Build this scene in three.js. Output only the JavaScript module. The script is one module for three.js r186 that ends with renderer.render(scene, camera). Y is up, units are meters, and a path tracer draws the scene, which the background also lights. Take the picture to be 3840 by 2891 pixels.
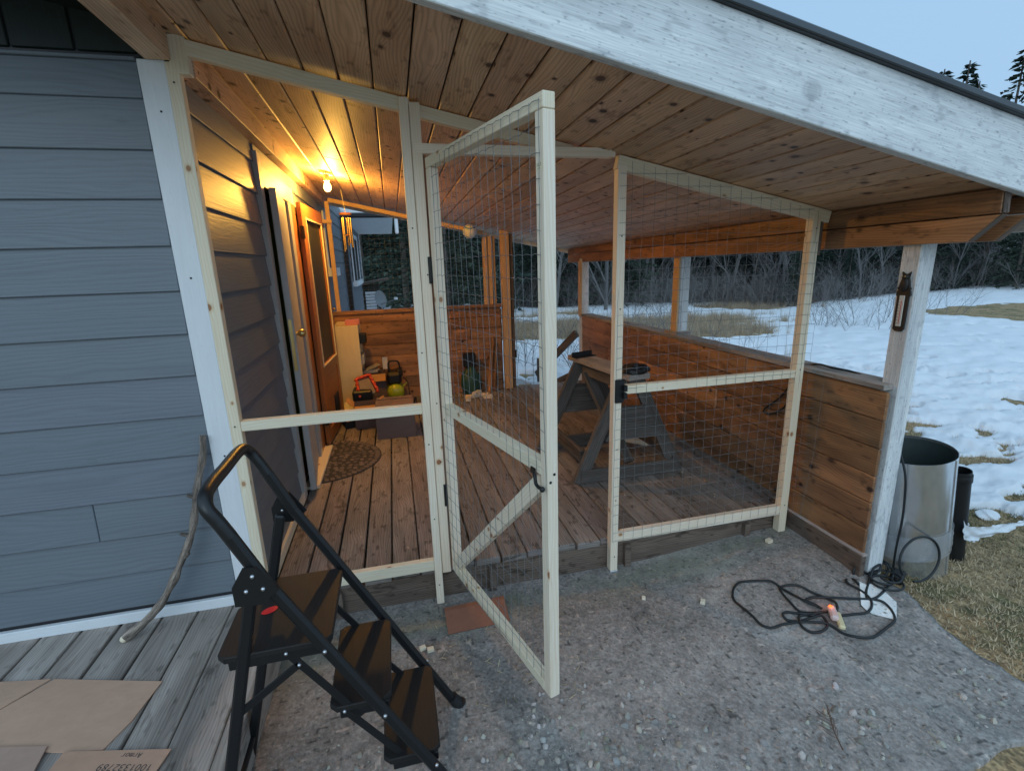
import * as THREE from 'three';
import { mergeGeometries } from 'three/addons/utils/BufferGeometryUtils.js';
import { FontLoader } from 'three/addons/loaders/FontLoader.js';

// ---------------------------------------------------------------- camera, sky, light, exposure
const scene = new THREE.Scene();
const camera = new THREE.PerspectiveCamera(76.42, 1024 / 770, 0.05, 400);
camera.position.set(0, 1.74, 0);
camera.rotation.set(-0.2449, -0.2297, -0.0312, 'YXZ');
const renderer = new THREE.WebGLRenderer({ antialias: true });
renderer.toneMapping = THREE.LinearToneMapping;
renderer.toneMappingExposure = 1.05;
renderer.shadowMap.enabled = true;
{ // clear dusk sky: deep blue away from the afterglow, paler towards it and overhead
  const W = 128, H = 64, d = new Float32Array(W * H * 4);
  for (let j = 0; j < H; j++) for (let i = 0; i < W; i++) {
    const az = ((i + .5) / W - .5) * 2 * Math.PI, el = ((j + .5) / H - .5) * Math.PI;
    const x = Math.cos(el) * Math.cos(az), y = Math.sin(el), z = Math.cos(el) * Math.sin(az);
    const glow = Math.pow(Math.max(0, .5 + .5 * (z * .93 - x * .3)), 1.6), up = Math.max(0, y);
    const k = (j * W + i) * 4, q = Math.pow(up, .7);
    d[k] = .365 - .03 * q + .38 * glow; d[k + 1] = .565 - .01 * q + .46 * glow; d[k + 2] = .80 + .0 * q + .48 * glow; d[k + 3] = 1;
    if (y < 0) for (let c = 0; c < 3; c++) d[k + c] *= .6;
  }
  const t = new THREE.DataTexture(d, W, H, THREE.RGBAFormat, THREE.FloatType);
  t.mapping = THREE.EquirectangularReflectionMapping; t.magFilter = t.minFilter = THREE.LinearFilter; t.needsUpdate = true;
  scene.background = t; scene.environment = t;
}
const sun = new THREE.DirectionalLight(new THREE.Color().setRGB(.8, .92, 1), .5);
sun.position.set(-6, 11, 16); sun.target.position.set(1, 0, -4); sun.castShadow = true; sun.shadow.radius = 70;
Object.assign(sun.shadow.camera, { left: -14, right: 14, top: 14, bottom: -14, near: 1, far: 60 });
scene.add(sun, sun.target);

// ---------------------------------------------------------------- helpers
function mulberry(a) { return () => { a |= 0; a = a + 0x6D2B79F5 | 0; let t = Math.imul(a ^ a >>> 15, 1 | a); t = t + Math.imul(t ^ t >>> 7, 61 | t) ^ t; return ((t ^ t >>> 14) >>> 0) / 4294967296; }; }
const rnd = mulberry(20251202), rr = (a, b) => a + (b - a) * rnd();
const lerp = (a, b, t) => a + (b - a) * t, clamp = (t, a = 0, b = 1) => Math.min(b, Math.max(a, t));
const ss = t => { t = clamp(t); return t * t * (3 - 2 * t); };
const V = (x, y, z) => new THREE.Vector3(x, y, z);
function hash(x, y, s) { let h = Math.imul(x, 374761393) ^ Math.imul(y, 668265263) ^ Math.imul(s, 2246822519); h = Math.imul(h ^ h >>> 13, 1274126177); return ((h ^ h >>> 16) >>> 0) / 4294967296; }
function pn(x, y, px, py, s) { // periodic value noise
  let i = Math.floor(x), j = Math.floor(y); const fx = x - i, fy = y - j, u = fx * fx * (3 - 2 * fx), v = fy * fy * (3 - 2 * fy);
  i = ((i % px) + px) % px; j = ((j % py) + py) % py; const i1 = (i + 1) % px, j1 = (j + 1) % py;
  const a = hash(i, j, s), b = hash(i1, j, s), c = hash(i, j1, s), d = hash(i1, j1, s);
  return a + (b - a) * u + (c - a) * v + (a - b - c + d) * u * v;
}
const ns = (x, y, s = 1) => pn(x + 4096, y + 4096, 8192, 8192, s);
const fb = (x, y, s = 1) => ns(x, y, s) * .5 + ns(x * 2.1, y * 2.1, s + 1) * .27 + ns(x * 4.3, y * 4.3, s + 2) * .15 + ns(x * 8.7, y * 8.7, s + 3) * .08;
const taken = {};
function numbered(n) { const k = taken[n] = (taken[n] ?? -1) + 1; return k ? `${n}_${String(k).padStart(3, '0')}` : n; }
function tag(o, label, category, group, kind) { o.userData = { label, category }; if (!kind) o.userData.kind = 'thing'; if (group) o.userData.group = group; if (kind) o.userData.kind = kind; return o; }
function thing(name, label, category, pos = [0, 0, 0], group) { const g = new THREE.Group(); g.name = numbered(name); g.position.set(...pos); scene.add(g); return tag(g, label, category, group); }
function mesh(name, geo, mat, parent, pos, rot) {
  const m = new THREE.Mesh(geo, mat); m.name = parent ? name : numbered(name); m.castShadow = m.receiveShadow = true;
  if (pos) m.position.set(...pos); if (rot) m.rotation.set(...rot); (parent ?? scene).add(m); return m;
}
function struct(name, geo, mat) { const m = mesh(name, geo, mat); m.userData.kind = 'structure'; return m; }
// chamfered box, 44 triangles, uv in metres with u along the longest axis
function cbox(sx, sy, sz, b = .002, ax = -1, uo, vo) {
  const h = [sx / 2, sy / 2, sz / 2]; b = Math.min(b, h[0] * .9, h[1] * .9, h[2] * .9);
  if (ax < 0) ax = sx >= sy && sx >= sz ? 0 : sy >= sz ? 1 : 2;
  uo = uo ?? rnd() * 7; vo = vo ?? rnd() * 5;
  const pos = [], nor = [], uv = [];
  const P = (sg, f) => [0, 1, 2].map(k => sg[k] * (k === f ? h[k] : h[k] - b));
  const o1 = (ax + 1) % 3, o2 = (ax + 2) % 3;
  const tri = (A, B, C) => {
    const ab = [0, 1, 2].map(k => B[k] - A[k]), ac = [0, 1, 2].map(k => C[k] - A[k]);
    let n = [ab[1] * ac[2] - ab[2] * ac[1], ab[2] * ac[0] - ab[0] * ac[2], ab[0] * ac[1] - ab[1] * ac[0]];
    const m = [0, 1, 2].map(k => A[k] + B[k] + C[k]); let flip = n[0] * m[0] + n[1] * m[1] + n[2] * m[2] < 0;
    const l = Math.hypot(...n) || 1; n = n.map(v => v / l * (flip ? -1 : 1));
    const L = flip ? [A, C, B] : [A, B, C];
    const an = n.map(Math.abs), dom = an[0] > an[1] && an[0] > an[2] ? 0 : an[1] > an[2] ? 1 : 2;
    for (const q of L) {
      pos.push(...q); nor.push(...n);
      if (dom === ax) uv.push(q[o1] / 2.4 + uo, q[o2] / .6 + vo);
      else { const o = dom === o1 ? o2 : o1; uv.push(q[ax] / 2.4 + uo, (q[o] + (dom === o1 ? h[o1] : 0)) / .6 + vo); }
    }
  };
  const quad = (A, B, C, D) => { tri(A, B, C); tri(A, C, D); };
  for (let f = 0; f < 3; f++) for (const s of [-1, 1]) {
    const g = (f + 1) % 3, k = (f + 2) % 3, S = (a, c) => { const v = []; v[f] = s; v[g] = a; v[k] = c; return P(v, f); };
    quad(S(-1, -1), S(1, -1), S(1, 1), S(-1, 1));
  }
  for (let e = 0; e < 3; e++) for (const s1 of [-1, 1]) for (const s2 of [-1, 1]) {
    const g = (e + 1) % 3, k = (e + 2) % 3, S = (t, f) => { const v = []; v[e] = t; v[g] = s1; v[k] = s2; return P(v, f); };
    quad(S(-1, g), S(1, g), S(1, k), S(-1, k));
  }
  for (const a of [-1, 1]) for (const c of [-1, 1]) for (const d of [-1, 1]) tri(P([a, c, d], 0), P([a, c, d], 1), P([a, c, d], 2));
  const G = new THREE.BufferGeometry();
  G.setAttribute('position', new THREE.Float32BufferAttribute(pos, 3)); G.setAttribute('normal', new THREE.Float32BufferAttribute(nor, 3)); G.setAttribute('uv', new THREE.Float32BufferAttribute(uv, 2));
  return G;
}
const board = (parent, name, mat, c, s, rot, b = .002, ax = -1) => mesh(name, cbox(...s, b, ax), mat, parent, c, rot);
// a bar between two points, section w x t (t lies towards `up`)
function barGeo(A, B, w, t, b = .002, up = V(0, 1, 0)) {
  const d = B.clone().sub(A), L = d.length(); d.normalize(); let s = new THREE.Vector3().crossVectors(up, d); if (s.lengthSq() < 1e-6) s = V(1, 0, 0); s.normalize();
  const u = new THREE.Vector3().crossVectors(d, s), g = cbox(w, t, L, b, 2), m = new THREE.Matrix4().makeBasis(s, u, d).setPosition(A.clone().add(B).multiplyScalar(.5));
  return g.applyMatrix4(m);
}
const bar = (parent, name, mat, A, B, w, t, b, up) => mesh(name, barGeo(V(...A), V(...B), w, t, b, up), mat, parent);
function cyl(A, B, r0, r1 = r0, n = 10) { // capped cylinder between points
  A = V(...A); B = V(...B); const d = B.clone().sub(A), L = d.length(), g = new THREE.CylinderGeometry(r1, r0, L, n);
  return g.applyMatrix4(new THREE.Matrix4().makeRotationFromQuaternion(new THREE.Quaternion().setFromUnitVectors(V(0, 1, 0), d.normalize())).setPosition(A.add(B).multiplyScalar(.5)));
}
function tube(pts, r, seg, n = 6, closed = false) { return new THREE.TubeGeometry(new THREE.CatmullRomCurve3(pts.map(p => V(...p)), closed, 'centripetal'), seg ?? pts.length * 5, r, n, closed); }
// thin square wires collected into one geometry
class Wires {
  constructor() { this.p = []; this.n = []; this.u = []; }
  add(pts, r) {
    for (let i = 0; i + 1 < pts.length; i++) {
      const A = pts[i], B = pts[i + 1], d = B.clone().sub(A).normalize(), a = Math.abs(d.y) > .9 ? V(1, 0, 0) : V(0, 1, 0);
      const s = new THREE.Vector3().crossVectors(d, a).normalize(), t = new THREE.Vector3().crossVectors(d, s);
      const N = [s, t, s.clone().negate(), t.clone().negate()];
      for (let k = 0; k < 4; k++) {
        const n0 = N[k], n1 = N[(k + 1) % 4], q = [[A, n0], [B, n1], [B, n0], [A, n0], [A, n1], [B, n1]];
        for (const [P, n] of q) { this.p.push(P.x + n.x * r, P.y + n.y * r, P.z + n.z * r); this.n.push(n.x, n.y, n.z); this.u.push(0, 0); }
      }
    }
  }
  build() { const g = new THREE.BufferGeometry(); g.setAttribute('position', new THREE.Float32BufferAttribute(this.p, 3)); g.setAttribute('normal', new THREE.Float32BufferAttribute(this.n, 3)); g.setAttribute('uv', new THREE.Float32BufferAttribute(this.u, 2)); return g; }
}
// wire panel spanned by origin O, unit axes X (width w) and Y (height h), with kinked wires
function wirePanel(O, X, Y, w, h, dx, dy, r, wav = .0018, N = V(0, 0, 1)) {
  const W = new Wires(), nx = Math.round(w / dx), ny = Math.round(h / dy); dx = w / nx; dy = h / ny;
  const bow = (u, v) => Math.sin(u * 3.1 + v * 2.3 + 1) * .006 + Math.sin(u * 7 - v * 4) * .003;
  const at = (u, v, k) => O.clone().addScaledVector(X, u).addScaledVector(Y, v).addScaledVector(N, bow(u, v) + k);
  for (let i = 0; i <= nx; i++) { const pts = [], ph = rnd() * 6; for (let j = 0; j <= ny * 2; j++) { const v = j * dy / 2; pts.push(at(i * dx + (j % 2 ? .0 : wav * .6 * (j % 4 ? 1 : -1)) + Math.sin(v * 2.7 + ph) * .0025, v, r)); } W.add(pts, r); }
  for (let j = 0; j <= ny; j++) { const pts = [], ph = rnd() * 6; for (let i = 0; i <= nx * 3; i++) { const u = i * dx / 3; pts.push(at(u, j * dy + (i % 3 === 0 ? -wav : i % 3 === 1 ? wav : wav * .3) + Math.sin(u * 3.4 + ph) * .003, -r)); } W.add(pts, r); }
  return W.build();
}

// ---------------------------------------------------------------- materials
function dataTex(w, h, fn, srgb = true) { // fn(i, j, out) writes 0..255
  const d = new Uint8Array(w * h * 4), o = [0, 0, 0]; for (let j = 0; j < h; j++) for (let i = 0; i < w; i++) { fn(i, j, o); const k = (j * w + i) * 4; d[k] = clamp(o[0], 0, 255); d[k + 1] = clamp(o[1], 0, 255); d[k + 2] = clamp(o[2], 0, 255); d[k + 3] = 255; }
  const t = new THREE.DataTexture(d, w, h); t.wrapS = t.wrapT = THREE.RepeatWrapping; t.magFilter = THREE.LinearFilter; t.minFilter = THREE.LinearMipmapLinearFilter; t.generateMipmaps = true; if (srgb) t.colorSpace = THREE.SRGBColorSpace; t.needsUpdate = true; return t;
}
const std = (color, roughness = .8, extra = {}) => new THREE.MeshStandardMaterial({ color: new THREE.Color().setRGB(...color), roughness, ...extra });
// sawn wood: 2.4 m along u, 0.6 m along v
function wood(seed, base, dark, o = {}) {
  const { knots = 10, ring = 26, ringAmt = .35, streak = .5, blotch = .3, knotDark = .75, knotCol, knotR = [.008, .02], mark = 0, spec = 0, cracks = 0 } = o, w = o.w ?? 1024, h = o.h ?? 512;
  const R = mulberry(seed * 7919 + 3), K = []; for (let i = 0; i < knots; i++) K.push([R() * 2.4, R() * .6, lerp(...knotR, R() ** 2), .55 + .45 * R()]);
  const bump = new Uint8Array(w * h);
  const map = dataTex(w, h, (i, j, c) => {
    const u = i / w, v = j / h, x = u * 2.4, y = v * .6;
    let warp = (pn(u * 6, v * 8, 6, 8, seed) - .5) * .05 + (pn(u * 20, v * 12, 20, 12, seed + 1) - .5) * .012, kn = 0, halo = 0;
    for (const [kx, ky, kr, ka] of K) {
      let dx = Math.abs(x - kx); if (dx > 1.2) dx = 2.4 - dx; let dy = y - ky; if (dy > .3) dy -= .6; if (dy < -.3) dy += .6;
      if (dx > kr * 9) continue; const d = Math.hypot(dx * (.45 + .4 * ka), dy) / kr;
      kn = Math.max(kn, clamp((1.05 - d) * 3) * ka); halo = Math.max(halo, clamp(1 - Math.abs(d - 1.25) * 1.7)); warp += Math.sign(dy) * kr * .9 * Math.exp(-d * d * .12);
    }
    const rings = .5 + .5 * Math.sin((v * .6 + warp) * ring * 6.283 * 3.2 + pn(u * 3, v * 24, 3, 24, seed + 2) * 5);
    const fine = pn(u * 24, v * 220, 24, 220, seed + 3) * .6 + pn(u * 60, v * 420, 60, 420, seed + 4) * .4;
    const big = pn(u * 5, v * 7, 5, 7, seed + 5) * .6 + pn(u * 14, v * 18, 14, 18, seed + 6) * .4;
    let t = ringAmt * rings * rings + streak * (fine - .35) * .7 + blotch * (big - .45) * 1.3; 
    if (mark) { const m = pn(u * 40, v * 26, 40, 26, seed + 7) * .7 + pn(u * 110, v * 70, 110, 70, seed + 8) * .3; t += mark * clamp((m - .68) * 6); }
    if (spec) { const m = pn(u * 150, v * 190, 150, 190, seed + 9); t += spec * clamp((m - .8) * 7); }
    let cr = 0; if (cracks) { const m = Math.abs(pn(u * 5, v * 60, 5, 60, seed + 10) - .5); cr = clamp(1 - m * 40) * clamp((pn(u * 9, v * 9, 9, 9, seed + 11) - .45) * 5) * cracks; t += cr * .6; }
    t = clamp(t + halo * .25, -.25, 1); t = lerp(t, 1 + .15 * fine, kn * knotDark);
    for (let k = 0; k < 3; k++) { c[k] = lerp(base[k], dark[k], t); if (knotCol) c[k] = lerp(c[k], knotCol[k], kn * (.75 + .25 * fine)); }
    bump[j * w + i] = clamp(150 - rings * 40 * ringAmt - (fine - .5) * 90 * streak - kn * 30 - cr * 110, 0, 255);
  });
  const bm = dataTex(w, h, (i, j, c) => { c[0] = c[1] = c[2] = bump[j * w + i]; }, false);
  return new THREE.MeshStandardMaterial({ map, bumpMap: bm, bumpScale: o.bump ?? .0012, roughness: o.rough ?? .75 });
}
const tint = (m, r, g, b) => { const c = m.clone(); c.color = new THREE.Color().setRGB(r, g, b); return c; };
const variants = (m, n, a) => Array.from({ length: n }, (_, i) => { const f = 1 + (i / (n - 1) - .5) * 2 * a; return tint(m, Math.min(1, f * .95), Math.min(1, f * (.95 - .015 * (i % 3))), Math.min(1, f * (.95 - .03 * (i % 2)))); });
const pick = a => a[Math.floor(rnd() * a.length)];
const M = {};
M.ceil = variants(wood(1, [222, 184, 150], [112, 78, 58], { knots: 46, ringAmt: .22, streak: .3, blotch: .4, mark: .3, knotR: [.004, .018], knotDark: 1, knotCol: [58, 37, 29], rough: .55 }), 5, .12);
M.cedar = variants(wood(2, [166, 122, 84], [72, 50, 36], { knots: 15, ringAmt: .25, streak: .4, blotch: .75, mark: .35, knotR: [.005, .016], knotDark: 1, knotCol: [54, 32, 25], rough: .6 }), 4, .13);
M.deck = variants(wood(3, [148, 140, 134], [74, 67, 62], { knots: 12, ringAmt: .3, streak: .7, blotch: .5, mark: .5, cracks: .8, bump: .002, rough: .85 }), 5, .12);
M.gray = variants(wood(4, [172, 162, 154], [92, 84, 78], { knots: 8, ringAmt: .22, streak: .5, blotch: .7, mark: .35, cracks: .7, bump: .0025, rough: .9 }), 4, .1);
M.spruce = variants(wood(5, [241, 231, 208], [202, 160, 112], { knots: 22, ringAmt: .14, streak: .3, blotch: .15, knotR: [.005, .014], knotDark: .85, knotCol: [150, 100, 66], rough: .65 }), 3, .03);
M.white = wood(6, [226, 228, 228], [128, 132, 138], { knots: 2, ringAmt: .05, streak: .62, blotch: .35, spec: .4, mark: .25, knotDark: .3, bump: .0012, rough: .6 });
M.dark = variants(wood(7, [104, 98, 94], [40, 36, 33], { knots: 6, ringAmt: .3, streak: .8, blotch: .5, cracks: .8, bump: .002, rough: .9 }), 3, .12);
M.step = wood(8, [30, 26, 25], [14, 12, 12], { knots: 1, ringAmt: .35, streak: .8, blotch: .5, bump: .001, rough: .6 });
M.oak = wood(9, [176, 112, 62], [92, 50, 26], { knots: 0, ringAmt: .3, streak: .6, blotch: .2, rough: .4 });
M.rim = tint(M.deck[0], .62, .52, .45);
function plain(seed, base, amt, o = {}) { // painted or moulded surface with fine grain along u, 1.2 m tile
  const w = o.w ?? 512, h = 512, s = o.stretch ?? 5, bumps = new Uint8Array(w * h);
  const map = dataTex(w, h, (i, j, c) => {
    const u = i / w, v = j / h, f = pn(u * 20, v * 20 * s, 20, 20 * s, seed) * .5 + pn(u * 60, v * 60 * s, 60, 60 * s, seed + 1) * .5, b = pn(u * 4, v * 6, 4, 6, seed + 2) * .6 + pn(u * 15, v * 18, 15, 18, seed + 3) * .4, sp = pn(u * 120, v * 120, 120, 120, seed + 4);
    const t = 1 + amt * ((f - .5) * .8 + (b - .5) * 1.1 - clamp((sp - .83) * 6) * (o.spec ?? .5));
    for (let k = 0; k < 3; k++) c[k] = base[k] * t; bumps[j * w + i] = f * 255;
  });
  const bumpMap = dataTex(w, h, (i, j, c) => { c[0] = c[1] = c[2] = bumps[j * w + i]; }, false);
  return new THREE.MeshStandardMaterial({ map, bumpMap, bumpScale: o.bump ?? .0006, roughness: o.rough ?? .6, metalness: o.metal ?? 0 });
}
M.siding = variants(wood(21, [117, 126, 135], [100, 108, 116], { knots: 5, ring: 16, ringAmt: .35, streak: .4, blotch: .3, knotDark: .3, bump: .003, rough: .48 }), 3, .02);
M.pine = variants(wood(35, [222, 184, 136], [168, 118, 72], { knots: 10, ringAmt: .2, streak: .35, blotch: .25, knotR: [.005, .011], knotDark: .8, rough: .6, w: 512, h: 256 }), 3, .05);
M.trim = plain(22, [226, 229, 232], .05, { rough: .5, bump: .0003 });
M.green = plain(23, [20, 33, 29], .2, { rough: .5 });
M.door = plain(24, [178, 176, 174], .06, { rough: .5 });
M.card = plain(25, [198, 160, 136], .07, { rough: .9, stretch: 2, bump: .0002 });
M.card2 = plain(26, [188, 140, 84], .08, { rough: .9, stretch: 2 });
M.grayCard = plain(27, [112, 96, 92], .12, { rough: .9, stretch: 1 });
M.cream = plain(28, [224, 208, 164], .05, { rough: .5, bump: .0002 });
M.galv = plain(29, [214, 216, 218], .12, { rough: .22, metal: .85, bump: .0003, stretch: 1 });
M.wire = std([.19, .2, .21], .5, { metalness: .2 });
M.black = std([.007, .007, .008], .48); M.blackMatte = std([.014, .014, .015], .7);
M.rivet = std([.6, .6, .62], .3, { metalness: 1 });
M.glass = new THREE.MeshPhysicalMaterial({ color: 0xffffff, roughness: .03, transmission: 1, thickness: 0 });
M.dim = std([.03, .03, .035], .35);
M.brass = std([.7, .5, .2], .3, { metalness: 1 });
M.cord = std([.012, .016, .018], .5);

// ---------------------------------------------------------------- dimensions
const ZF = -2.277, ZB = -5.95, DECK = .19, XW = -.74, XR = 2.32, SL = .208, TH = Math.atan(SL);
const ceilY = (x, z) => 2.444 - SL * x + .015 * (z - ZF);
const padY = (x, z) => .07 * ss((x - 1.2) / 1.0) * ss((-z - 1.2) / .9);
function terrain(x, z) {
  const r = Math.hypot(x - 2.5, z + 3), az = Math.atan2(x, -z) * 57.3, w = ss((az - 40) / 20) * (az < 150 ? 1 : 0);
  let y = -.014 - .04 * Math.max(0, Math.min(r, 30) - 3) * (1 - .8 * w);
  y += (fb(x * .22, z * .22, 5) - .5) * .35 * ss((r - 3) / 8) + (fb(x * 1.3, z * 1.3, 9) - .5) * .05 * ss((r - 1) / 3);
  y += Math.max(0, r - 36) * .16; return y;
}
// ---------------------------------------------------------------- ground, snow, concrete pad
function polar(fn, nr, na, r0, r1, cx = 2.2, cz = -2.6) {
  const pos = [], uv = [], idx = [];
  for (let i = 0; i <= nr; i++) for (let k = 0; k <= na; k++) {
    const r = r0 * Math.pow(r1 / r0, i / nr), a = k / na * 2 * Math.PI, x = cx + Math.cos(a) * r, z = cz + Math.sin(a) * r;
    pos.push(x, fn(x, z), z); uv.push(x / 2, z / 2);
    if (i < nr && k < na) { const p = i * (na + 1) + k, q = p + na + 1; idx.push(p, p + 1, q, q, p + 1, q + 1); }
  }
  const g = new THREE.BufferGeometry(); g.setAttribute('position', new THREE.Float32BufferAttribute(pos, 3)); g.setAttribute('uv', new THREE.Float32BufferAttribute(uv, 2)); g.setIndex(idx); g.computeVertexNormals(); return g;
}
const grassMap = dataTex(1024, 1024, (i, j, c) => {
  const u = i / 1024, v = j / 1024, f = pn(u * 150, v * 60, 150, 60, 41) * .5 + pn(u * 260, v * 260, 260, 260, 42) * .5, g = pn(u * 9, v * 9, 9, 9, 43) * .6 + pn(u * 33, v * 33, 33, 33, 44) * .4;
  const t = .55 + f * .75, k = clamp((g - .48) * 4); c[0] = lerp(166, 112, k) * t; c[1] = lerp(140, 104, k) * t; c[2] = lerp(104, 70, k) * t;
});
struct('ground', polar(terrain, 110, 220, .5, 130), new THREE.MeshStandardMaterial({ map: grassMap, roughness: .95, bumpMap: grassMap, bumpScale: .012 }));
// how much snow lies on a spot, negative where the turf is bare
function snowDepth(x, z) {
  const D = Math.hypot(x, z), az = Math.atan2(x, -z) * 57.3;
  const n1 = .5 + (fb(x * 2.5 + z * 1.1, z * 4.2 - x * 1.3, 61) - .5) * 1.7, n2 = fb(x * 2.6, z * 3.4, 67), thr = lerp(-.2, .58, ss((D - 3.1) / 1.5)) + .07 * ss((D - 4.7) / 2.5) + .2 * ss((D - 7) / 4);
  let s = clamp((thr - n1) * .55, -.05, .05) + .05 * ss((D - 6) / 6);
  s += (n2 - .5) * .1 * ss((D - 4) / 2) + (fb(x * 5, z * 8, 71) - .5) * .075 * ss((16 - D) / 8) * ss((D - 3.8) / 1.2);
  const ex = x - 18.7, ez = z + 10.6, m = Math.exp(-((ex * .87 - ez * .49) ** 2 / 7 + (ex * .49 + ez * .87) ** 2 / 6)); s -= m * .34;              // bare turf bank
  const st = fb(x * .16 + 3, z * .3, 83); if (az < 46) s -= ss((D - 11) / 5) * clamp(st - .53) * 1.1;                                                // dry grass strips by the creek
  s -= .25 * ss((D - 29) / 5) * clamp(fb(x * .3, z * .3, 91) - .5) * 3;
  if (x < -.2 && z > -8) s -= .2; 
  return s;
}
struct('snow', polar((x, z) => terrain(x, z) + snowDepth(x, z), 330, 800, .9, 60), std([.7, .72, .75], .75));
{
  const mat = new THREE.MeshStandardMaterial({ roughness: .93, map: dataTex(2048, 1024, (i, j, c) => {
    const u = i / 2048, v = j / 1024, x = u * 3.2, z = v * 1.6;
    const big = pn(u * 7, v * 4, 7, 4, 51) * .55 + pn(u * 22, v * 11, 22, 11, 52) * .45, mid = pn(u * 90, v * 45, 90, 45, 53), fine = pn(u * 320, v * 160, 320, 160, 54), fin2 = pn(u * 800, v * 400, 800, 400, 55);
    let t = .8 + (big - .5) * .3 + (mid - .5) * .14 + (fine - .5) * .2 + (fin2 - .5) * .16;
    const peb = clamp((pn(u * 150, v * 75, 150, 75, 56) - .8) * 9), pc = hash(Math.floor(u * 150), Math.floor(v * 75), 57);
    let r = 176 * t, g = 169 * t, b = 163 * t; r = lerp(r, 120 + pc * 110, peb * .6); g = lerp(g, 112 + pc * 100, peb * .6); b = lerp(b, 104 + pc * 96, peb * .6);
    const dk = clamp((pn(u * 190, v * 95, 190, 95, 58) - .8) * 6) * .35; r *= 1 - dk; g *= 1 - dk; b *= 1 - dk;
    const moss = clamp((fb(x * 2.6 + 2, z * 4.1, 59) - .47) * 5) * clamp(1 - Math.abs(z - .12 - .5 * ss(1 - x / 1.3) * .5) * 4.5) * clamp(fine * 1.6); // green film by the deck edge
    c[0] = lerp(r, 112, moss * .5); c[1] = lerp(g, 118, moss * .5); c[2] = lerp(b, 90, moss * .5);
  }) });
  mat.bumpMap = dataTex(1024, 512, (i, j, c) => { const u = i / 1024, v = j / 512; c[0] = c[1] = c[2] = 255 * (pn(u * 90, v * 45, 90, 45, 53) * .3 + pn(u * 320, v * 160, 320, 160, 54) * .45 + pn(u * 150, v * 75, 150, 75, 56) * .25); }, false); mat.bumpScale = .004;
  const nx = 150, nz = 80, pos = [], uv = [], idx = [];
  for (let j = 0; j <= nz + 1; j++) for (let i = -1; i <= nx + 1; i++) {
    const s = clamp(i / nx), t = clamp(j / nz), sk = i < 0 || i > nx || j > nz, x0 = lerp(-.66, 2.4, s);
    const zf = lerp(-.25, -.9, ss((x0 - 1.1) / .7)) + (ns(x0 * 6, 3, 7) - .5) * .1, z = lerp(-2.5, zf, t), xr = 2.4 + (ns(z * 5, 9, 8) - .5) * .1 + (ns(z * 18, 2, 8) - .5) * .03, x = lerp(-.66, xr, s);
    pos.push(x, padY(x, z) + (fb(x * 9, z * 9, 12) - .5) * .005 - (sk ? .14 : 0), z); uv.push((x + .7) / 3.2, (z + 2.35) / 1.6);
    if (j <= nz && i <= nx) { const w = nx + 3, p = j * w + i + 1; idx.push(p, p + w, p + 1, p + 1, p + w, p + w + 1); }
  }
  const g = new THREE.BufferGeometry(); g.setAttribute('position', new THREE.Float32BufferAttribute(pos, 3)); g.setAttribute('uv', new THREE.Float32BufferAttribute(uv, 2)); g.setIndex(idx); g.computeVertexNormals();
  struct('concrete_pad', g, mat);
}

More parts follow.
